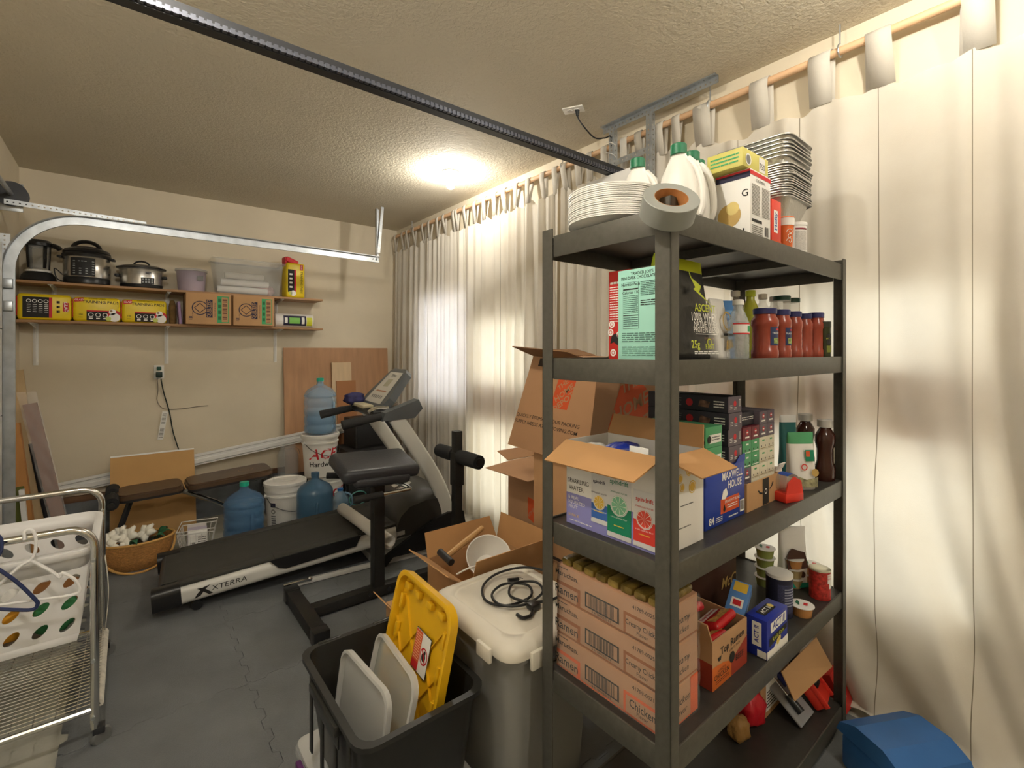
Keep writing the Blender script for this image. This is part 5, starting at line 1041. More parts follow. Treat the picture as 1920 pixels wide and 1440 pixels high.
f = Print(t, (-.115, -.060, .0), (1, 0, 0), (0, .10, 1), .23, .285); f.poly([(.40, .86), (.52, .70), (.47, .68), (.88, .53), (.60, .66), (.66, .72), (.42, .80)], m_lime, 20); f.text('ASCENT', .70, .50, .030, m_lime, 22, bold=.01); f.text('100% WHEY', .66, .41, .033, m_wink, 22, sx=.8, bold=.005); f.text('NATIVE WHEY', .68, .34, .023, m_wink, 24, sx=.85); f.text('PROTEIN BLEND', .68, .285, .023, m_wink, 24, sx=.8); f.rect(.42, .245, .94, .249, m_wink, 24); f.text('25g', .40, .145, .030, m_lime, 24, bold=.01); f.text('FAST', .72, .125, .022, m_lime, 24); f.ringd(.72, .165, .009, .012, m_lime, 24); f.lines(.36, .05, .92, .085, 2, m_wink, 24, .45, 3, 5); f.text('CHOCOLATE', .72, .205, .008, MATS['copper_ink'], 24); f.done()
t = pouch('white and gold coffee pouch beside the whey pouch', ck(1348, .11), .12, S[1], .085, .07, .185, m_cwht, m_cwht)
f = Print(t, (-.04, -.038, 0), (1, 0, 0), (0, .1, 1), .08, .185); f.ringd(.6, .62, .024, .030, m_gold, 14); f.text('HUDSON', .6, .62, .012, m_gold, 15, rot=PI/2); f.rect(.2, .38, .98, .42, m_ink, 14); f.poly([(.3, .15), (.9, .2), (.8, .33), (.4, .3)], m_gold, 14); f.done()
def can(name, label, cat, a, b, z, r, h, mat, lidm=None, lid=.01, group=None, n=28):
    t = thing(name, label, cat, rk(a, b, z), RA, group); B().lathe([(r*.7, 0), (r, .001), (r, h-lid), (r*.7, h-lid)], n).out('can_body', mat, t); B().lathe([(r*1.02, h-lid-.001), (r*1.03, h-.002), (r*.95, h), (r*.2, h)], n).out('lid', lidm or mat, t); return t
def wrapband(t, r, a0, a1, z0, z1, mat, nm='label', k=0): b = B(); rr = r + .0005 + .0003*k; b.grid(lambda i, j: (rr*math.sin(a0+(a1-a0)*i), -rr*math.cos(a0+(a1-a0)*i), z0+(z1-z0)*j), 14, 1); return b.out(nm, mat, host(t), 60)
def wraptext(t, s, r, a, z, size, mat, k=2, sx=1, nm='lettering', bold=0):
    vs, fs = text_polys(s, size, bold, 0, sx); b = B(); rr = r + .0005 + .0003*k; V = [b.v((rr*math.sin(a + x/rr), -rr*math.cos(a + x/rr), z+y)) for x, y in vs]
    for q in fs: b.f([V[i] for i in q])
    return b.out(nm, mat, host(t), 0)
t = can('salt_canister', 'blue paper canister standing behind the water bottle', 'canister', ck(1356, .17), .17, S[1], .036, .19, M('canister_blue', '#4a84c4', .5)); 
for k in range(8): wrapband(t, .036, -1.2, .3, .03+.017*k, .038+.017*k, M('canister_pale', '#7da9d6', .5))
def bottle(name, label, cat, u, b, sh, r, h, mat, capm, liquid=None, neck=.014, caph=.02, lab=None, sy=1, shoulder=.62, group=None, a=None):
    t = thing(name, label, cat, rk(ck(u, b) if a is None else a, b, S[sh]+.0003), RA, group); hs = h*shoulder
    B().lathe([(r*.6, .002), (r*.95, 0), (r, .006), (r, hs), (r*.93, hs+.02*h), (r*.6, hs+(h-hs)*.45), (neck, h-caph-.012), (neck, h-.004)], 24, sy=sy).out('bottle_body', mat, t, 60)
    B().lathe([(neck+.003, h-caph), (neck+.003, h-.001), (neck, h), (.003, h)], 20).out('cap', capm, t)
    if liquid: B().lathe([(r*.5, .003), (r*.92, .003), (r*.96, .008), (r*.96, hs), (r*.85, hs+.03*h), (.003, hs+.03*h)], 20, sy=sy).out('liquid', liquid, t, 60)
    if lab: wrapband(t, r, -1.5, 1.1, lab[0]*h, lab[1]*h, lab[2])
    return t
t = bottle('water_bottle', 'clear water bottle with red striped label and white cap', 'bottle', 1384, .06, 1, .0305, .178, M('clear_pet', '#dfe6ea', .08, alpha=.35, bump=.6, bscale=60), m_cwht, None, .013, .016)
wrapband(t, .0305, -1.6, 1.6, .076, .103, m_cwht); wrapband(t, .0305, -1.6, 1.6, .103, .107, m_red, k=1); wrapband(t, .0305, -1.6, 1.6, .074, .078, m_red, k=1); wrapband(t, .0305, -.2, .25, .082, .099, m_green, k=1); wrapband(t, .0305, .3, 1.1, .085, .102, MATS['blue_ink'], k=1)
m_amber = M('amber_liquid', '#8a4a1e', .15, alpha=.9); m_pet = M('pet_clear', '#e8e2d6', .1, alpha=.3); m_wcap = m_cwht
for u, b, lab in ((1379, .21, 'dark vinegar bottle with white cap behind the water bottle'), (1430, .19, 'amber vinegar bottle with white cap behind the wide sauce jar'), (1451, .20, 'amber vinegar bottle with white cap behind the narrow sauce jars')): bottle('vinegar_bottle', lab, 'bottle', u, b, 1, .034, .243, m_pet, m_wcap, m_amber, .013, .02)
bottle('lemon_juice_bottle', 'yellow-green lemon juice bottle with yellow cap', 'bottle', 1407, .17, 1, .036, .243, M('lemon_green', '#a8a83a', .2), M('lemon_cap', '#c9d832', .4), None, .014, .022)
for u, b, lab in ((1466, .15, 'small clear jar with dark green lid behind the sauce jars'), (1484, .158, 'clear jar with dark green lid furthest along the second shelf')): t = can('spice_jar', lab, 'jar', ck(u, b), b, S[1], .030, .237, m_pet, M('dark_green_lid', '#123c2c', .35), .016)
def sauce(u, b, r, h, label, big=False, side=0):
    t = thing('sauce_jar', label, 'jar', rk(ck(u, b), b, S[1]+.0003), RA, 'tomato sauce jars'); 
    B().lathe([(r*.7, .001), (r*.97, 0), (r, .008), (r, h*.16), (r*.93, h*.19), (r*.93, h*.62), (r, h*.66), (r, h*.76), (r*.80, h*.845), (r*.78, h*.90)], 28).out('glass_jar', m_sauce, t, 50)
    B().lathe([(r*.86, h*.885), (r*.88, h*.985), (r*.82, h), (.003, h)], 28).out('lid', m_capb, t)
    if big:
        wrapband(t, r*.93, -.75, .95, h*.26, h*.62, m_lblb); wraptext(t, 'TRADITIONAL', r*.93, .1, h*.50, .0085, m_wink); wrapband(t, r*.93, -.15, .35, h*.56, h*.59, m_red, k=1); wrapband(t, r*.93, -.45, .6, h*.30, h*.41, M('herb_ink', '#8a9a5a', .6, var=.6, scale=120), k=1)
    else: wrapband(t, r*.93, side, side+.9, h*.27, h*.62, m_cwht); b_ = wrapband(t, r*.93, side+.08, side+.8, h*.30, h*.55, M('nutrition_print', '#9aa0a8', .6, var=.4, scale=200), k=1)
    return t
sauce(1434, .06, .0405, .162, 'wide tomato sauce jar with blue lid beside the water bottle', True); sauce(1464, .075, .034, .168, 'narrow tomato sauce jar with blue label right beside the wide jar', True)
sauce(1487, .085, .032, .169, 'narrow tomato sauce jar third along the sauce row', side=.35); sauce(1507, .09, .032, .167, 'narrow tomato sauce jar fourth along the sauce row', side=.3); sauce(1530, .065, .031, .172, 'narrow tomato sauce jar beside the dark olive jar', side=.0)
t = can('olive_jar', 'dark green olive jar at the end of the sauce row', 'jar', ck(1547, .037), .037, S[1], .0195, .138, M('olive_glass', '#2c3016', .2), M('olive_lid', '#2a2d20', .4), .02); wrapband(t, .0195, -1.0, .6, .05, .09, m_ink); wraptext(t, 'MT. OLIVE', .0195, -.1, .072, .009, M('lime_text', '#c5c93a', .5)); wrapband(t, .0195, -1.0, .6, .02, .045, M('olive_print', '#70762a', .5), k=1)
# ---- third shelf: sparkling water carton
t = thing('sparkling_water_carton', 'open white and lavender sparkling water carton full of wrappers', 'box', rk(.14, .2125, S[2]), RA); w_, d_, h_ = .19, .325, .243; open_box(t, w_, d_, h_, m_cwht, .003); bx = (-w_/2, w_/2, -d_/2, d_/2, 0, h_)
flap(t, (-w_/2, d_/2, h_), (-w_/2, -d_/2, h_), (-.085, .015, -.05)); flap(t, (-w_/2, -d_/2, h_), (w_/2, -d_/2, h_), (.05, -.07, -.045)); flap(t, (w_/2, -d_/2, h_), (w_/2, d_/2, h_), (.02, 0, .06))
m_lav = M('lavender_ink', '#8d8cc8', .5); m_grn2 = M('can_green', '#15805f', .5); m_blu2 = M('can_blue', '#3b68b4', .5); m_rd2 = M('can_red', '#d23c31', .5); m_lem = M('lemon_ink', '#e3bb45', .5); m_lim = M('lime_slice', '#7fbf9c', .5); m_grp = M('grapefruit_ink', '#dc4a38', .5); m_canw = M('can_white', '#d9d8d8', .4)
f = face(t, bx, 'L'); f.rect(0, 0, 1, .37, m_lav, 0); f.text('SPARKLING', .145, .52, .0185, m_ink, sx=.85); f.text('WATER', .12, .435, .0185, m_ink, sx=.9); f.text('& REAL', .09, .32, .0135, m_wink, 2); f.text('SQUEEZED', .125, .265, .0135, m_wink, 2); f.text('FRUIT', .085, .21, .0135, m_wink, 2); f.text('20 PACK', .09, .11, .011, m_lem, 2); f.lines(.04, .04, .30, .06, 1, m_wink, 2, .5, 1, 9)
for x0, x1, y0, y1, ym, mc, mf, mt in ((.30, .475, .12, .68, .34, m_blu2, m_lem, m_navy), (.475, .715, .03, .73, .37, m_grn2, m_lim, m_grn2), (.735, .945, .03, .62, .31, m_rd2, m_grp, m_rd2)):
    f.rect(x0, y0, x1, y1, m_canw, 2); f.rect(x0, y0+.05, x1, ym, mc, 3); cx, cy = (x0+x1)/2, ym + .02; R_ = (x1-x0)*d_*.34
    f.text('spindrift', cx, y1-.09, (x1-x0)*d_*.235, mt, 4, bold=.012); f.disc(cx, cy, R_*1.1, m_canw, 4); f.disc(cx, cy, R_, mf, 5)
    f.ringd(cx, cy, R_*.90, R_*.96, m_wink, 6)
    for k in range(9): a = 2*PI*k/9; f.poly([(cx, cy), (cx + R_*.92/d_*math.cos(a-.04), cy + R_*.92/h_*math.sin(a-.04)), (cx + R_*.92/d_*math.cos(a+.04), cy + R_*.92/h_*math.sin(a+.04))], m_wink, 6)
    f.text('SPARKLING WATER', cx, cy + R_*1.28/h_, .0062, mt, 6); f.text('& REAL SQUEEZED FRUIT', cx, cy - R_*1.25/h_, .0048, m_wink, 6); f.rect(cx-.05, y0+.13, cx+.05, y0+.14, m_lem, 6); f.rect(x0, y0, x1, y0+.035, m_canw, 6)
f.done()
f = face(t, bx, 'F')
for x, y, r, m in ((.08, .70, .016, m_grp), (.40, .74, .012, m_lem), (.62, .80, .014, m_lem), (.70, .62, .017, m_lem), (.45, .64, .011, m_lem), (.12, .32, .016, m_lim), (.16, .12, .017, m_lim)): f.disc(x, y, r, m); f.ringd(x, y, r*.72, r*.82, m_wink, 1)
f.lines(.40, .44, .72, .46, 1, m_gplas, 1, .6, 2, 2); f.lines(.36, .21, .66, .23, 1, m_gplas, 1, .6, 3, 2); f.done()
m_wrap = M('blue_wrapper', '#1f2f86', .3, var=.35, scale=30, bump=.7, bscale=30)
for i, (a, b, z, r, mt, lab) in enumerate(((.15, .25, .20, .058, m_wrap, 'blue snack wrapper on top in the sparkling water carton'), (.12, .17, .18, .055, m_wrap, 'blue snack wrapper beside the white card in the carton'), (.12, .33, .19, .045, M('silver_wrapper', '#cfcdc6', .3, bump=.7, bscale=30), 'silver wrapper at the back of the sparkling water carton'), (.16, .11, .16, .045, m_wrap, 'blue snack wrapper deep in the sparkling water carton'))):
    p = rk(a, b, S[2]+z-.02); bundle(p, r, r*.8, .03, 50+i, mt, lab, 'wrapper', 'snack_wrapper')
t, bx = rbox('folded_card', 'small white printed card standing in the sparkling water carton', 'card', .085, .088, .12, .18, S[2]+.12, .13, m_cwht, part='card'); f = face(t, bx, 'L'); f.bars(.3, .6, .7, .85, 7, m_gplas); f.done()
# coffee box
m_mxb = M('coffee_blue', '#2340a0', .4); t, bx = rbox('coffee_box', 'blue coffee pod box with orange label', 'box', .285, .522, .072, .225, S[2], .165, m_mxb)
f = face(t, bx, 'F'); f.text('MAXWELL', .66, .82, .032, m_wink, bold=.018, sx=.85); f.text('HOUSE', .72, .65, .032, m_wink, bold=.018, sx=.85); f.rect(.36, .18, .84, .44, m_orng); f.poly([(.38, .44), (.42, .58), (.50, .62), (.54, .50), (.47, .42)], m_wink, 1); f.poly([(.42, .24), (.45, .34), (.48, .24), (.45, .20)], m_ink, 2); f.text('BREAKFAST BLEND', .66, .37, .011, m_wink, 2); f.lines(.52, .24, .78, .32, 2, m_wink, 2, .4, 3, 3); f.text('84', .14, .12, .030, m_wink, bold=.02); f.lines(.24, .06, .40, .16, 3, m_wink, 1, .4, 4, 2); f.rect(.86, .08, .98, .30, m_wink, 1); f.bars(.87, .11, .97, .28, 8, m_ink, 2); f.lines(.56, .06, .80, .10, 1, m_wink, 1, .6, 5, 6); f.done()
b = B(); b.poly([bx_ for bx_ in ((-.1185, -.0765, .1655), (.06, -.0765, .1655), (.085, -.0765, .185), (.1185, -.0765, .188), (.1185, -.0765, .1655))]); b.out('torn_top', m_mxb, t, 0, th=.002)
# flat tea boxes stacked on the coffee box
m_char = M('charcoal_card', '#2b2933', .5); m_plum = M('plum_grey_card', '#5f5560', .5); m_gcard = M('green_card', '#4f9f6c', .5); m_food = M('food_print', '#7c5a48', .5, var=.8, scale=50)
for i in range(4):
    t, bx = rbox('flat_food_box', ('charcoal flat food box lying directly on the coffee box', 'charcoal flat food box second up in its stack', 'charcoal flat food box third up in its stack', 'charcoal flat food box topmost in its stack')[i], 'box', .432, .515, .078+.002*(i % 2), .36, S[2]+.1665+.0502*i, .0495, m_char, 'charcoal flat food boxes')
    f = face(t, bx, 'F'); f.rect(0, 0, 1, 1, m_plum); f.disc(.5, .55, .009, m_red, 1); f.lines(.1, .2, .3, .5, 3, m_wink, 1, .3, i, 1); f.rect(.82, .35, .93, .8, m_wink, 1); f.bars(.83, .38, .92, .77, 5, m_ink, 2); f.lines(.42, .15, .62, .35, 2, m_wink, 1, .4, i, 2); f.done()
    f = face(t, bx, 'L'); f.poly([(.66, .3), (.78, .25), (.80, .6), (.68, .75)], m_food, 1); f.disc(.55, .5, .012, m_red, 1); f.lines(.15, .2, .45, .8, 4, m_gplas, 1, .3, i, 3); f.lines(.84, .25, .96, .75, 3, m_wink, 1, .4, i+3, 2); f.done()
for i in range(2):
    t, bx = rbox('snack_box', ('green snack box lying on the coffee box', 'green snack box stacked on another green one')[i], 'box', .305, .40, .082, .30, S[2]+.1665+.0602*i, .0595, m_gcard, 'green snack boxes')
    f = face(t, bx, 'F'); f.rect(.2, .2, .92, .62, m_wink); f.disc(.2, .4, .011, m_ink, 1); f.lines(.35, .3, .85, .55, 2, m_gplas, 2, .4, i, 3); f.done()
    f = face(t, bx, 'L'); f.rect(.02, .05, .98, .95, m_cwht); f.rect(.4, .1, .75, .9, m_gcard, 1); f.disc(.85, .45, .018, m_food, 1); f.disc(.92, .3, .015, M('plum_print', '#5b3038', .5), 2); f.lines(.45, .3, .7, .7, 3, m_wink, 2, .4, i, 2); f.done()
# cardboard tray of small packets
t = thing('shipping_tray', 'cut-down brown shipping box holding small tea boxes', 'box', rk(.655, .155, S[2]), RA); open_box(t, .245, .17, .088, m_card); bx = (-.1225, .1225, -.085, .085, 0, .088)
f = face(t, bx, 'F'); f.rect(.45, .02, .64, .98, m_ink); f.ringd(.545, .5, .006, .009, m_wink, 1); f.poly([(.30, .62), (.36, .48), (.44, .44), (.44, .50), (.37, .55), (.33, .64)], m_ink, 1); f.poly([(.66, .50), (.75, .62), (.78, .74), (.75, .76), (.72, .64), (.66, .56)], m_ink, 1); f.done()
rows = ['cccc', 'pccc', 'pccc', 'ggcc', 'ggcc', 'mmpp', '..pp']; m_crm = M('cream_card', '#dcd6c0', .55); m_mar = M('maroon_card', '#6e2532', .5)
info = {'c': (m_crm, 'cream tea box packed in the brown shipping tray', 'cream tea boxes'), 'p': (m_plum, 'plum grey tea box packed in the brown shipping tray', 'plum tea boxes'), 'g': (m_gcard, 'green tea box packed in the brown shipping tray', 'green tea boxes'), 'm': (m_mar, 'maroon tea box packed in the brown shipping tray', 'maroon tea boxes')}
protos = {}
for r_, row in enumerate(rows):
    for c_, k in enumerate(row):
        if k == '.': continue
        rl = ' in the ' + ('bottom', 'second', 'third', 'fourth', 'fifth', 'sixth', 'top')[r_] + ' row of the brown shipping tray'
        loc = rk(.655 - .117 + .0290 + .0585*c_, .158, S[2] + .0047 + .0428*r_)
        if k not in protos:
            m, lab, grp = info[k]; t = thing('tea_box', lab, 'box', loc, RA, grp); bx = (-.0285, .0285, -.073, .073, 0, .0424); B().box(*bx, .001).out('carton_body', m, t); f = face(t, bx, 'F')
            if k == 'p' or k == 'm': f.disc(.5, .62, .008, m_red); f.rect(.25, .2, .75, .32, m_wink); f.rect(.4, .58, .6, .68, m_wink, 1)
            else: f.rect(.1, .1, .9, .16, M('taupe_ink', '#a89878', .6) if k == 'c' else m_wink); f.disc(.25, .3, .003, m_ink); f.disc(.75, .3, .003, m_ink); f.rect(.35, .68, .65, .8, m_green if k == 'c' else m_wink)
            f.done(); protos[k] = t; t['label'] = lab.replace(' packed in the brown shipping tray', rl)
        else: dup(protos[k], loc, RA, info[k][1].replace(' packed in the brown shipping tray', rl))
t, bx = rbox('flat_food_box', 'charcoal flat food box lying crosswise on the maroon tea boxes', 'box', .545, .652, .10, .30, S[2]+.0047+.0428*6+.0006, .045, m_char, None)
f = face(t, bx, 'F'); f.lines(.1, .4, .9, .7, 2, m_wink, 1, .3, 3, 4); f.done()
# pouches and bottles at the far end
t = pouch('white and green snack pouch beside the barbecue sauce', ck(1500, .075), .075, S[2], .10, .06, .205, m_cwht, m_gcard, tophem=.2, rz=-.6)
f = Print(t, (-.05, -.034, 0), (1, 0, 0), (0, .12, 1), .1, .205); f.rect(.52, .50, .86, .70, m_grn2, 14); f.rect(.55, .58, .70, .68, m_orng, 15); f.ringd(.45, .40, .008, .012, m_rd2, 14); f.disc(.85, .30, .014, m_gold, 14); f.poly([(.2, .05), (.9, .05), (.95, .22), (.5, .18), (.2, .24)], M('nut_print', '#8f8a6a', .6, var=.6, scale=60), 14); f.done()
pouch('dark teal pouch standing at the back behind the snack pouch', ck(1477, .19), .19, S[2], .07, .05, .24, M('teal_film', '#2f6e6c', .4), m_cwht, rz=-.6)
m_bbq = M('bbq_sauce', '#3a1c14', .15); m_gcap = M('grey_cap', '#b9b6b0', .5)
for u, b, lab in ((1547, .055, 'dark barbecue sauce bottle with grey cap beside the end post'), (1510, .17, 'dark barbecue sauce bottle with grey cap behind the snack pouch')):
    t = thing('sauce_bottle', lab, 'bottle', rk(ck(u, b), b, S[2]+.0003), RA); B().lathe([(.03, .001), (.040, 0), (.043, .01), (.043, .05), (.035, .075), (.035, .12), (.043, .15), (.042, .175), (.026, .198), (.022, .205), (.022, .212)], 28, sy=.8).out('bottle_body', m_bbq, t, 60); B().lathe([(.027, .207), (.027, .234), (.024, .236), (.003, .236)], 24).out('cap', m_gcap, t)
    b_ = B(); b_.grid(lambda i, j: (.0365*math.sin(.0+.9*i), -.0365*.82*math.cos(.0+.9*i), .055+.085*j), 8, 1); b_.out('label', M('bbq_label', '#cfc7b4', .5, var=.3, scale=80), t, 60)
# tape dispenser
t = thing('tape_dispenser', 'red packing tape dispenser at the shelf edge', 'tape dispenser', rk(.772, .045, S[2]), RA+RAD(-18))
m_rpl = M('red_plastic', '#d8392b', .35); B().box(-.042, .042, -.03, .03, 0, .03, .004).out('base', m_rpl, t)
for s in (-1, 1): B().prism([(-.04, .028), (.04, .028), (.03, .07), (.0, .085), (-.03, .065)], s*.027-.002, s*.027+.002, 'y').out('side_plate', m_rpl, t, 0)
b = B(); b.mx = Matrix.Translation((0, 0, .058)) @ Matrix.Rotation(PI/2, 4, 'X'); b.lathe([(.018, -.023), (.034, -.023), (.034, .023), (.018, .023)], 28); b.out('tape_reel', m_pet, t); b = B(); b.mx = Matrix.Translation((0, 0, .058)) @ Matrix.Rotation(PI/2, 4, 'X'); b.grid(lambda i, j: (.0346*math.cos(.4+1.8*i), .0346*math.sin(.4+1.8*i), -.02+.04*j), 10, 1); b.out('reel_label', MATS['blue_ink'], t, 60)
t, bx = rbox('sample_box', 'small opened white and pink box behind the tape dispenser', 'box', .80, .85, .09, .13, S[2], .09, M('pinkish_card', '#d9cfc8', .5)); flap(t, (-.025, -.02, .09), (.025, -.02, .09), (0, -.01, .02), mat=m_cwht)
# ---- fourth shelf: noodle cases
m_brnb = M('noodle_brown', '#9a5a30', .7); m_orb = M('noodle_orange', '#d9643a', .7); m_case = M('noodle_case', '#b48a6c', .8, var=.04)
for i in range(3):
    z = S[3] + .1025*i; t, bx = rbox('noodle_case', ('cardboard noodle case with orange band at the bottom of the stack', 'cardboard noodle case in the middle of the stack', 'cardboard noodle case at the top of the stack')[i], 'box', .035, .195, .045, .405, z, .101, m_case, 'wrapped noodle cases')
    mb = m_orb if i == 0 else m_brnb; f = face(t, bx, 'L')
    f.rect(0, .02, .26, .52, mb); f.rect(0, .02, 1, .06, mb); f.poly([(.0, .06), (.22, .06), (.235, .42), (.0, .42)], m_case, 1); f.text('Ramen', .11, .26, .034, m_ink, 2, bold=.012); f.text('Maruchan.', .11, .76, .022, m_ink, 1, bold=.006); f.text('41789-002%d1' % (5 if i else 1), .86, .80, .014, m_ink, 1); f.lines(.02, .91, .13, .95, 1, m_ink, 1, .5, 4, 3)
    f.rect(.31, .16, .64, .58, m_ink); f.rect(.325, .20, .625, .54, m_case, 1); f.bars(.35, .20, .60, .54, 26, m_ink, 2, seed=i); f.text('0 41789 00251 8', .475, .11, .010, m_ink, 1)
    f.rect(.68, .02, 1, .60, mb); f.poly([(.70, .08), (.985, .08), (.985, .52), (.70, .52)], m_case, 1); f.text('Creamy Chicken' if i else 'Chicken', .842, .36, .019 if i else .03, m_ink, 2, bold=.008, sx=.8); f.text('Flavor', .842, .19, .014, m_ink, 2, bold=.006); f.done()
    f = face(t, bx, 'F'); f.rect(0, .02, 1, .5, m_case); f.rect(.0, .02, 1, .06, mb, 1); f.text('Creamy' if i else 'Chicken', .5, .55, .026, m_ink, 1, shear=.2); f.text('Chicken' if i else 'Flavor', .5, .28, .022, m_ink, 1, shear=.2)
    if i == 0: f.rect(.78, .06, 1, .98, mb, 1)
    f.done()
    if i == 2:
        m_np = M('noodle_packet', '#7d6a34', .3, var=.7, scale=26, bump=.5, bscale=30)
        for k in range(8): B().box(-.075, .075, -.172+.043*k, -.133+.043*k, .0995, .122, .008).out('noodle_packet', m_np, t)
    # loose stretch film over this case's face
    b = B(); rn = random.Random(i); ph = rn.uniform(0, 6); b.grid(lambda u, v: (-.083 - .003*abs(math.sin(9*u+5*v+ph)), -.183 + .366*u, .003 + .098*v), 24, 8); b.out('stretch_film', m_film, t, 60)
    b = B(); b.grid(lambda u, v: (-.083 + .166*u, -.183 - .004*abs(math.sin(7*u+6*v+ph)), .003 + .098*v), 14, 8); b.out('stretch_film', m_film, t, 60)
# opened ramen carton with red packets
m_tan = M('ramen_tan', '#b9916a', .75); m_tro = M('ramen_orange', '#cf6a2a', .6); m_trr = M('ramen_red', '#9c3a28', .6)
t = thing('ramen_carton', 'opened orange and red ramen carton with red packets', 'box', rk(.385, .155, S[3]), RA); open_box(t, .205, .21, .135, m_tan); bx = (-.1025, .1025, -.105, .105, 0, .135)
f = face(t, bx, 'F'); f.poly([(0, 0), (.52, 0), (.52, .34), (.3, .44), (0, .48)], m_tro); f.poly([(.52, 0), (1, 0), (1, .62), (.75, .46), (.52, .34)], m_trr); f.text('Top Ramen', .56, .72, .03, m_ink, 1, bold=.012, rot=.06); f.text('VARIETY PACK', .62, .58, .010, m_ink, 1, rot=.06); f.poly([(.14, .60), (.24, .62), (.22, .53), (.16, .53)], m_ink, 1); f.text('24 PACKS', .24, .33, .011, m_ink, 1); f.text('CHICKEN', .25, .23, .020, m_ink, 1, bold=.01); f.lines(.08, .08, .44, .16, 2, m_ink, 1, .4, 3, 5); f.text('BEEF', .76, .30, .024, m_ink, 1, bold=.01); f.disc(.54, .40, .016, m_ink, 2); f.done()
f = face(t, bx, 'L'); f.rect(0, 0, 1, .55, m_trr); f.done(); flap(t, (-.1025, -.105, .135), (-.1025, .03, .135), (-.02, 0, .055), mat=m_tan)
m_rpk = M('red_noodle_pack', '#c8262b', .25, var=.25, scale=16, bump=.5, bscale=22)
for i, (a, b, z, rx, ry, lab) in enumerate(((.34, .10, .10, -.5, .1, 'red ramen packet leaning out at the front of the ramen carton'), (.43, .12, .115, -.45, -.1, 'red ramen packet lying across the front corner of the ramen carton'), (.37, .19, .135, -.6, .15, 'red ramen packet in the middle of the ramen carton'), (.33, .235, .165, -.7, .1, 'red ramen packet standing highest in the ramen carton'))):
    t = thing('ramen_packet', lab, 'packet', rk(a, b, S[3]+z), 0, 'red ramen packets', (rx, ry, RA)); B().box(-.058, .058, -.045, .045, -.014, .014, .012, 3).out('packet_body', m_rpk, t, 60)
    f = face(t, (-.058, .058, -.045, .045, -.014, .0145), 'T'); f.rect(.1, .55, .9, .85, m_wink, 1); f.text('Top Ramen', .5, .70, .018, m_red, 3, bold=.01); f.poly([(.1, .08), (.9, .05), (.85, .45), (.5, .35), (.15, .48)], M('noodle_print', '#c79a4e', .6, var=.5, scale=70), 1); f.done()
# blue popcorn box and others
m_act = M('popcorn_blue', '#1d2f9a', .4); t, bx = rbox('popcorn_box', 'deep blue popcorn box at the front of the fourth shelf', 'box', .538, .69, .0125, .076, S[3], .118, m_act)
f = face(t, bx, 'F'); f.poly([(.16, .62), (.92, .66), (.92, .92), (.16, .88)], m_wink); f.text('ACT II', .54, .77, .032, m_act, 1, bold=.02, shear=.15); f.poly([(.1, .30), (.95, .44), (.95, .58), (.1, .5)], m_ink, 1); f.text('Kettle Corn', .52, .45, .017, m_lime, 2, rot=.08, bold=.008); f.poly([(0, 0), (1, 0), (1, .25), (.7, .22), (.5, .34), (.3, .2), (0, .22)], m_wink, 1); f.disc(.5, .28, .010, M('corn_ink', '#e8d070', .5), 2); f.disc(.58, .33, .009, MATS['corn_ink'], 2); f.done()
f = face(t, bx, 'L'); f.rect(.3, .28, .75, .9, m_wink); f.text('ACT II', .52, .59, .019, m_act, 1, rot=PI/2, bold=.02); f.rect(.55, .02, .98, .2, m_wink, 1); f.done()
f = face(t, bx, 'T'); f.poly([(.2, .3), (.75, .3), (.75, .75), (.2, .75)], m_ink); f.text('ACT II', .45, .52, .02, m_wink, 1, bold=.02); f.disc(.7, .55, .010, MATS['corn_ink'], 2); f.done()
t = thing('cracker_box', 'light blue cracker box leaning behind the popcorn box', 'box', rk(.60, .135, S[3]+.075), 0, None, (RAD(8), RAD(-28), RA+RAD(12))); bx = (-.085, .085, -.03, .03, 0, .05); B().box(*bx, .002).out('carton_body', M('sky_card', '#5f8fd0', .45), t); f = face(t, bx, 'T'); f.rect(.75, .15, .97, .85, m_lem); f.rect(.4, .2, .6, .8, m_wink); f.rect(.44, .3, .56, .7, m_red, 1); f.done(); f = face(t, bx, 'F'); f.lines(.05, .2, .7, .8, 4, m_wink, 1, .4, 2, 4); f.done()
t = can('breadcrumb_canister', 'navy breadcrumb canister with white lid', 'canister', ck(1461, .10), .10, S[3], .043, .150, M('canister_navy', '#23253c', .5), m_cwht, .012); wrapband(t, .043, -1.3, 1.0, .02, .12, M('navy_text', '#3a3d5c', .6, var=.6, scale=160, stretch=(1, 1, 5)))
for k in range(7): wrapband(t, .043, -.8, .7, .045+.0095*k, .049+.0095*k, M('canister_text', '#9aa0b4', .6), k=1)
t = can('bean_can', 'red kidney bean can with steel lid beside the end post', 'can', ck(1537, .05), .05, S[3], .036, .112, M('bean_label', '#b0302a', .45, var=.5, scale=90), M('tin_lid', '#d3cdb6', .3, .7), .005); wrapband(t, .036, -.5, .5, .066, .100, m_cwht); wraptext(t, 'LIGHT RED', .036, 0, .093, .0085, m_red); wraptext(t, 'KIDNEY BEANS', .036, 0, .083, .0085, m_red, sx=.8); wrapband(t, .036, -.3, .3, .045, .066, m_cwht)
def cup(a, b, z, label, grp='fruit cups', m='#c08a52'):
    t = thing('fruit_cup', label, 'fruit cup', rk(a, b, z), RA, grp); B().lathe([(.02, .001), (.029, 0), (.034, .034), (.030, .034)], 26).out('cup_body', M('cup_' + m[1:], m, .25), t); B().lathe([(.033, .0335), (.0385, .034), (.0385, .0365), (.003, .0372)], 26).out('foil_lid', m_cwht, t)
    p = Print(t, (-.03, -.03, .0372), (1, 0, 0), (0, 1, 0), .06, .06, 'lid_print'); p.poly([(.2, .55), (.6, .7), (.8, .9), (.4, .85)], m_grn, 1); p.poly([(.45, .2), (.8, .3), (.7, .5), (.4, .4)], m_red, 1); p.done(); return t
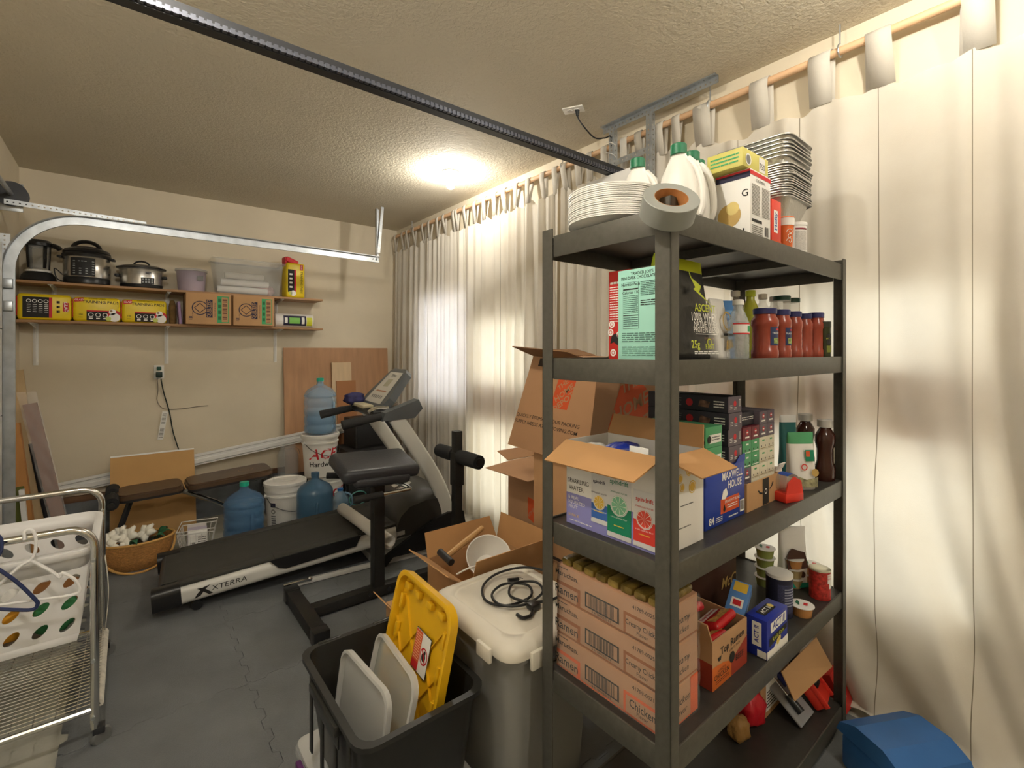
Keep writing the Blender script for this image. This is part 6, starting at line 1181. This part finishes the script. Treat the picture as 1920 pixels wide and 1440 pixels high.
cup(.905, .045, S[3], 'single fruit cup standing at the shelf edge')
for i, lab in enumerate(('lower fruit cup of the pair beside the bean can', 'upper fruit cup of the pair beside the bean can')): cup(ck(1521, .115), .115, S[3]+.038*i, lab)
for i, lab in enumerate(('bottom cream cup in the tall stack by the canister', 'second cream cup in the tall stack by the canister', 'third cup in the tall stack by the canister')): cup(ck(1487, .15), .15, S[3]+.038*i, lab, m='#bba878' if i < 2 else '#c08a52')
for i, lab in enumerate(('bottom cup of the back stack by the brown snack box', 'second cup of the back stack by the brown snack box', 'third cup of the back stack by the brown snack box', 'topmost cup of the back stack by the brown snack box')): cup(1.03, .225, S[3]+.038*i, lab, m='#8f9a54')
m_mcb = M('dark_brown_card', '#42261b', .35); t, bx = rbox('pancake_mix_box', 'dark brown box with gold script at the back of the fourth shelf', 'box', .50, .83, .245, .40, S[3], .175, m_mcb); f = face(t, bx, 'F'); f.text('McC', .80, .5, .055, m_gold, shear=.3, bold=.01); f.done()
t = pouch('white crumpled grocery pouch behind the ramen carton', .43, .31, S[3], .15, .10, .24, m_bag, m_bag, rz=.1); f = Print(t, (-.07, -.055, 0), (1, 0, 0), (0, .12, 1), .14, .24); f.text('THE', .5, .52, .018, m_ink, 16); f.text('MOUNTAIN', .5, .44, .018, m_ink, 16); f.text('FRUIT CO', .5, .36, .018, m_ink, 16); f.done()
t = pouch('white and brown chocolate snack bag behind the bean can', 1.125, .16, S[3], .11, .07, .23, m_cwht, m_cwht, rz=-.6); f = Print(t, (-.055, -.04, 0), (1, 0, 0), (0, .12, 1), .11, .22); f.poly([(.1, .30), (.9, .35), (.8, .62), (.3, .7), (.1, .55)], M('choc_print', '#4a2c20', .5), 16); f.disc(.4, .2, .01, MATS['choc_print'], 16); f.disc(.65, .24, .012, MATS['choc_print'], 16); f.rect(.05, .02, .95, .1, m_teal, 16); f.done()
bottle('juice_bottle', 'amber orange juice jug at the back of the fourth shelf', 'bottle', 1474, .355, 3, .05, .30, M('orange_juice', '#d98a1e', .2), M('orange_cap', '#c05a1a', .4), None, .02, .02, shoulder=.7, a=.93)
# ---- bottom shelf
Z5 = S[4]; t = thing('open_flap_carton', 'plain cardboard box with a raised flap on the bottom shelf', 'box', rk(.99, .28, Z5), RA); open_box(t, .26, .22, .20, m_card)
f = face(t, (-.13, .13, -.11, .11, 0, .2), 'F'); f.rect(.18, .1, .62, .62, m_wink); f.lines(.22, .14, .58, .48, 6, m_ink, 1, .4, 3, 3); f.done()
pts = [at(1465, 1260, Z=.285), at(1530, 1195, Z=.30), at(1560, 1250, Z=.225), at(1490, 1315, Z=.215)]; inv = (Matrix.Translation(t.location) @ Matrix.Rotation(RA, 4, 'Z')).inverted(); b = B(); b.poly([inv @ p for p in pts]); b.out('flap', m_card, t, 0, th=.004)
p = rk(.84, .20, Z5); bundle(p, .055, .05, .06, 71, M('red_bag', '#c01f2c', .35, bump=.5, bscale=16), 'red printed snack bag on the bottom shelf', 'bag', 'snack_bag')
p = rk(.73, .19, Z5); bundle(p, .04, .035, .04, 73, M('brown_bag', '#9a7440', .5, bump=.4), 'small brown bag beside the red snack bag', 'bag', 'paper_bag')
t = thing('screwdriver_pack', 'clear blister pack with blue and black screwdriver', 'tool pack', rk(1.0, .06, Z5+.012), 0, None, (RAD(-52), 0, RA)); B().box(-.06, .06, -.004, .004, 0, .20, .002).out('blister_card', M('blister', '#a9abb0', .3, alpha=.7), t)
B().cyl((-.02, -.016, .03), (-.02, -.016, .09), .015, .013, 12).out('tool_handle', m_bplas, t); B().cyl((-.02, -.016, .09), (-.02, -.016, .16), .004, n=8).out('tool_shaft', m_chrome, t); B().cyl((.02, -.016, .11), (.02, -.016, .16), .014, n=6).out('tool_socket', M('tool_blue', '#26307a', .35), t)
t = thing('battery_charger', 'bright red tool battery charger on the bottom shelf', 'charger', rk(1.135, .045, Z5+.02), 0, None, (RAD(-40), 0, RA+RAD(10))); B().box(-.05, .05, -.02, .03, 0, .13, .012).out('shell', m_rpl, t); B().box(-.028, .028, -.027, -.019, .06, .11, .004).out('terminal_slot', m_bplas, t)
for x in (-.015, 0, .015): B().box(x-.004, x+.004, -.0285, -.026, .075, .1).out('contact', m_gplas, t, 0)
for x in (-.052, .042): B().box(x, x+.01, -.03, -.01, 0, .13, .003).out('guide_rail', m_rpl, t)
t, bx = rbox('tool_box_carton', 'black printed tool carton behind the red charger', 'box', 1.135, 1.20, .16, .26, Z5, .15, m_bmatt); f = face(t, bx, 'F'); f.text('U.S.GE', .5, .7, .018, m_wink, bold=.01); f.done()
t = thing('red_carton', 'red printed carton tilted at the corner of the rack', 'box', rk(1.305, .035, ZM), 0, None, (RAD(-25), 0, RA)); bx = (-.05, .05, -.03, .03, .0, .14); B().box(*bx, .002).out('carton_body', m_redc, t); f = face(t, bx, 'F'); f.rect(.1, .3, .6, .55, m_wink); f.rect(.65, .7, .92, .92, m_wink); f.done()
# blue tool chest on the floor
c = at(1690, 1368, Z=.16); t = thing('blue_cooler', 'blue plastic chest with sloped lid on the floor beside the rack', 'chest', (c.x-.06, c.y-.015, ZM), RAD(-28)); m_blc = M('chest_blue', '#2f62a0', .4, var=.08, scale=8)
B().box(-.13, .13, -.11, .11, 0, .115, .012).out('chest_body', m_blc, t); B().prism([(-.125, .117), (.125, .117), (.11, .15), (.05, .178), (-.05, .178), (-.11, .15)], -.135, .135, 'x').out('lid', m_blc, t, 20); B().box(-.02, .02, -.128, -.11, .09, .14, .003).out('latch', m_gplas, t)
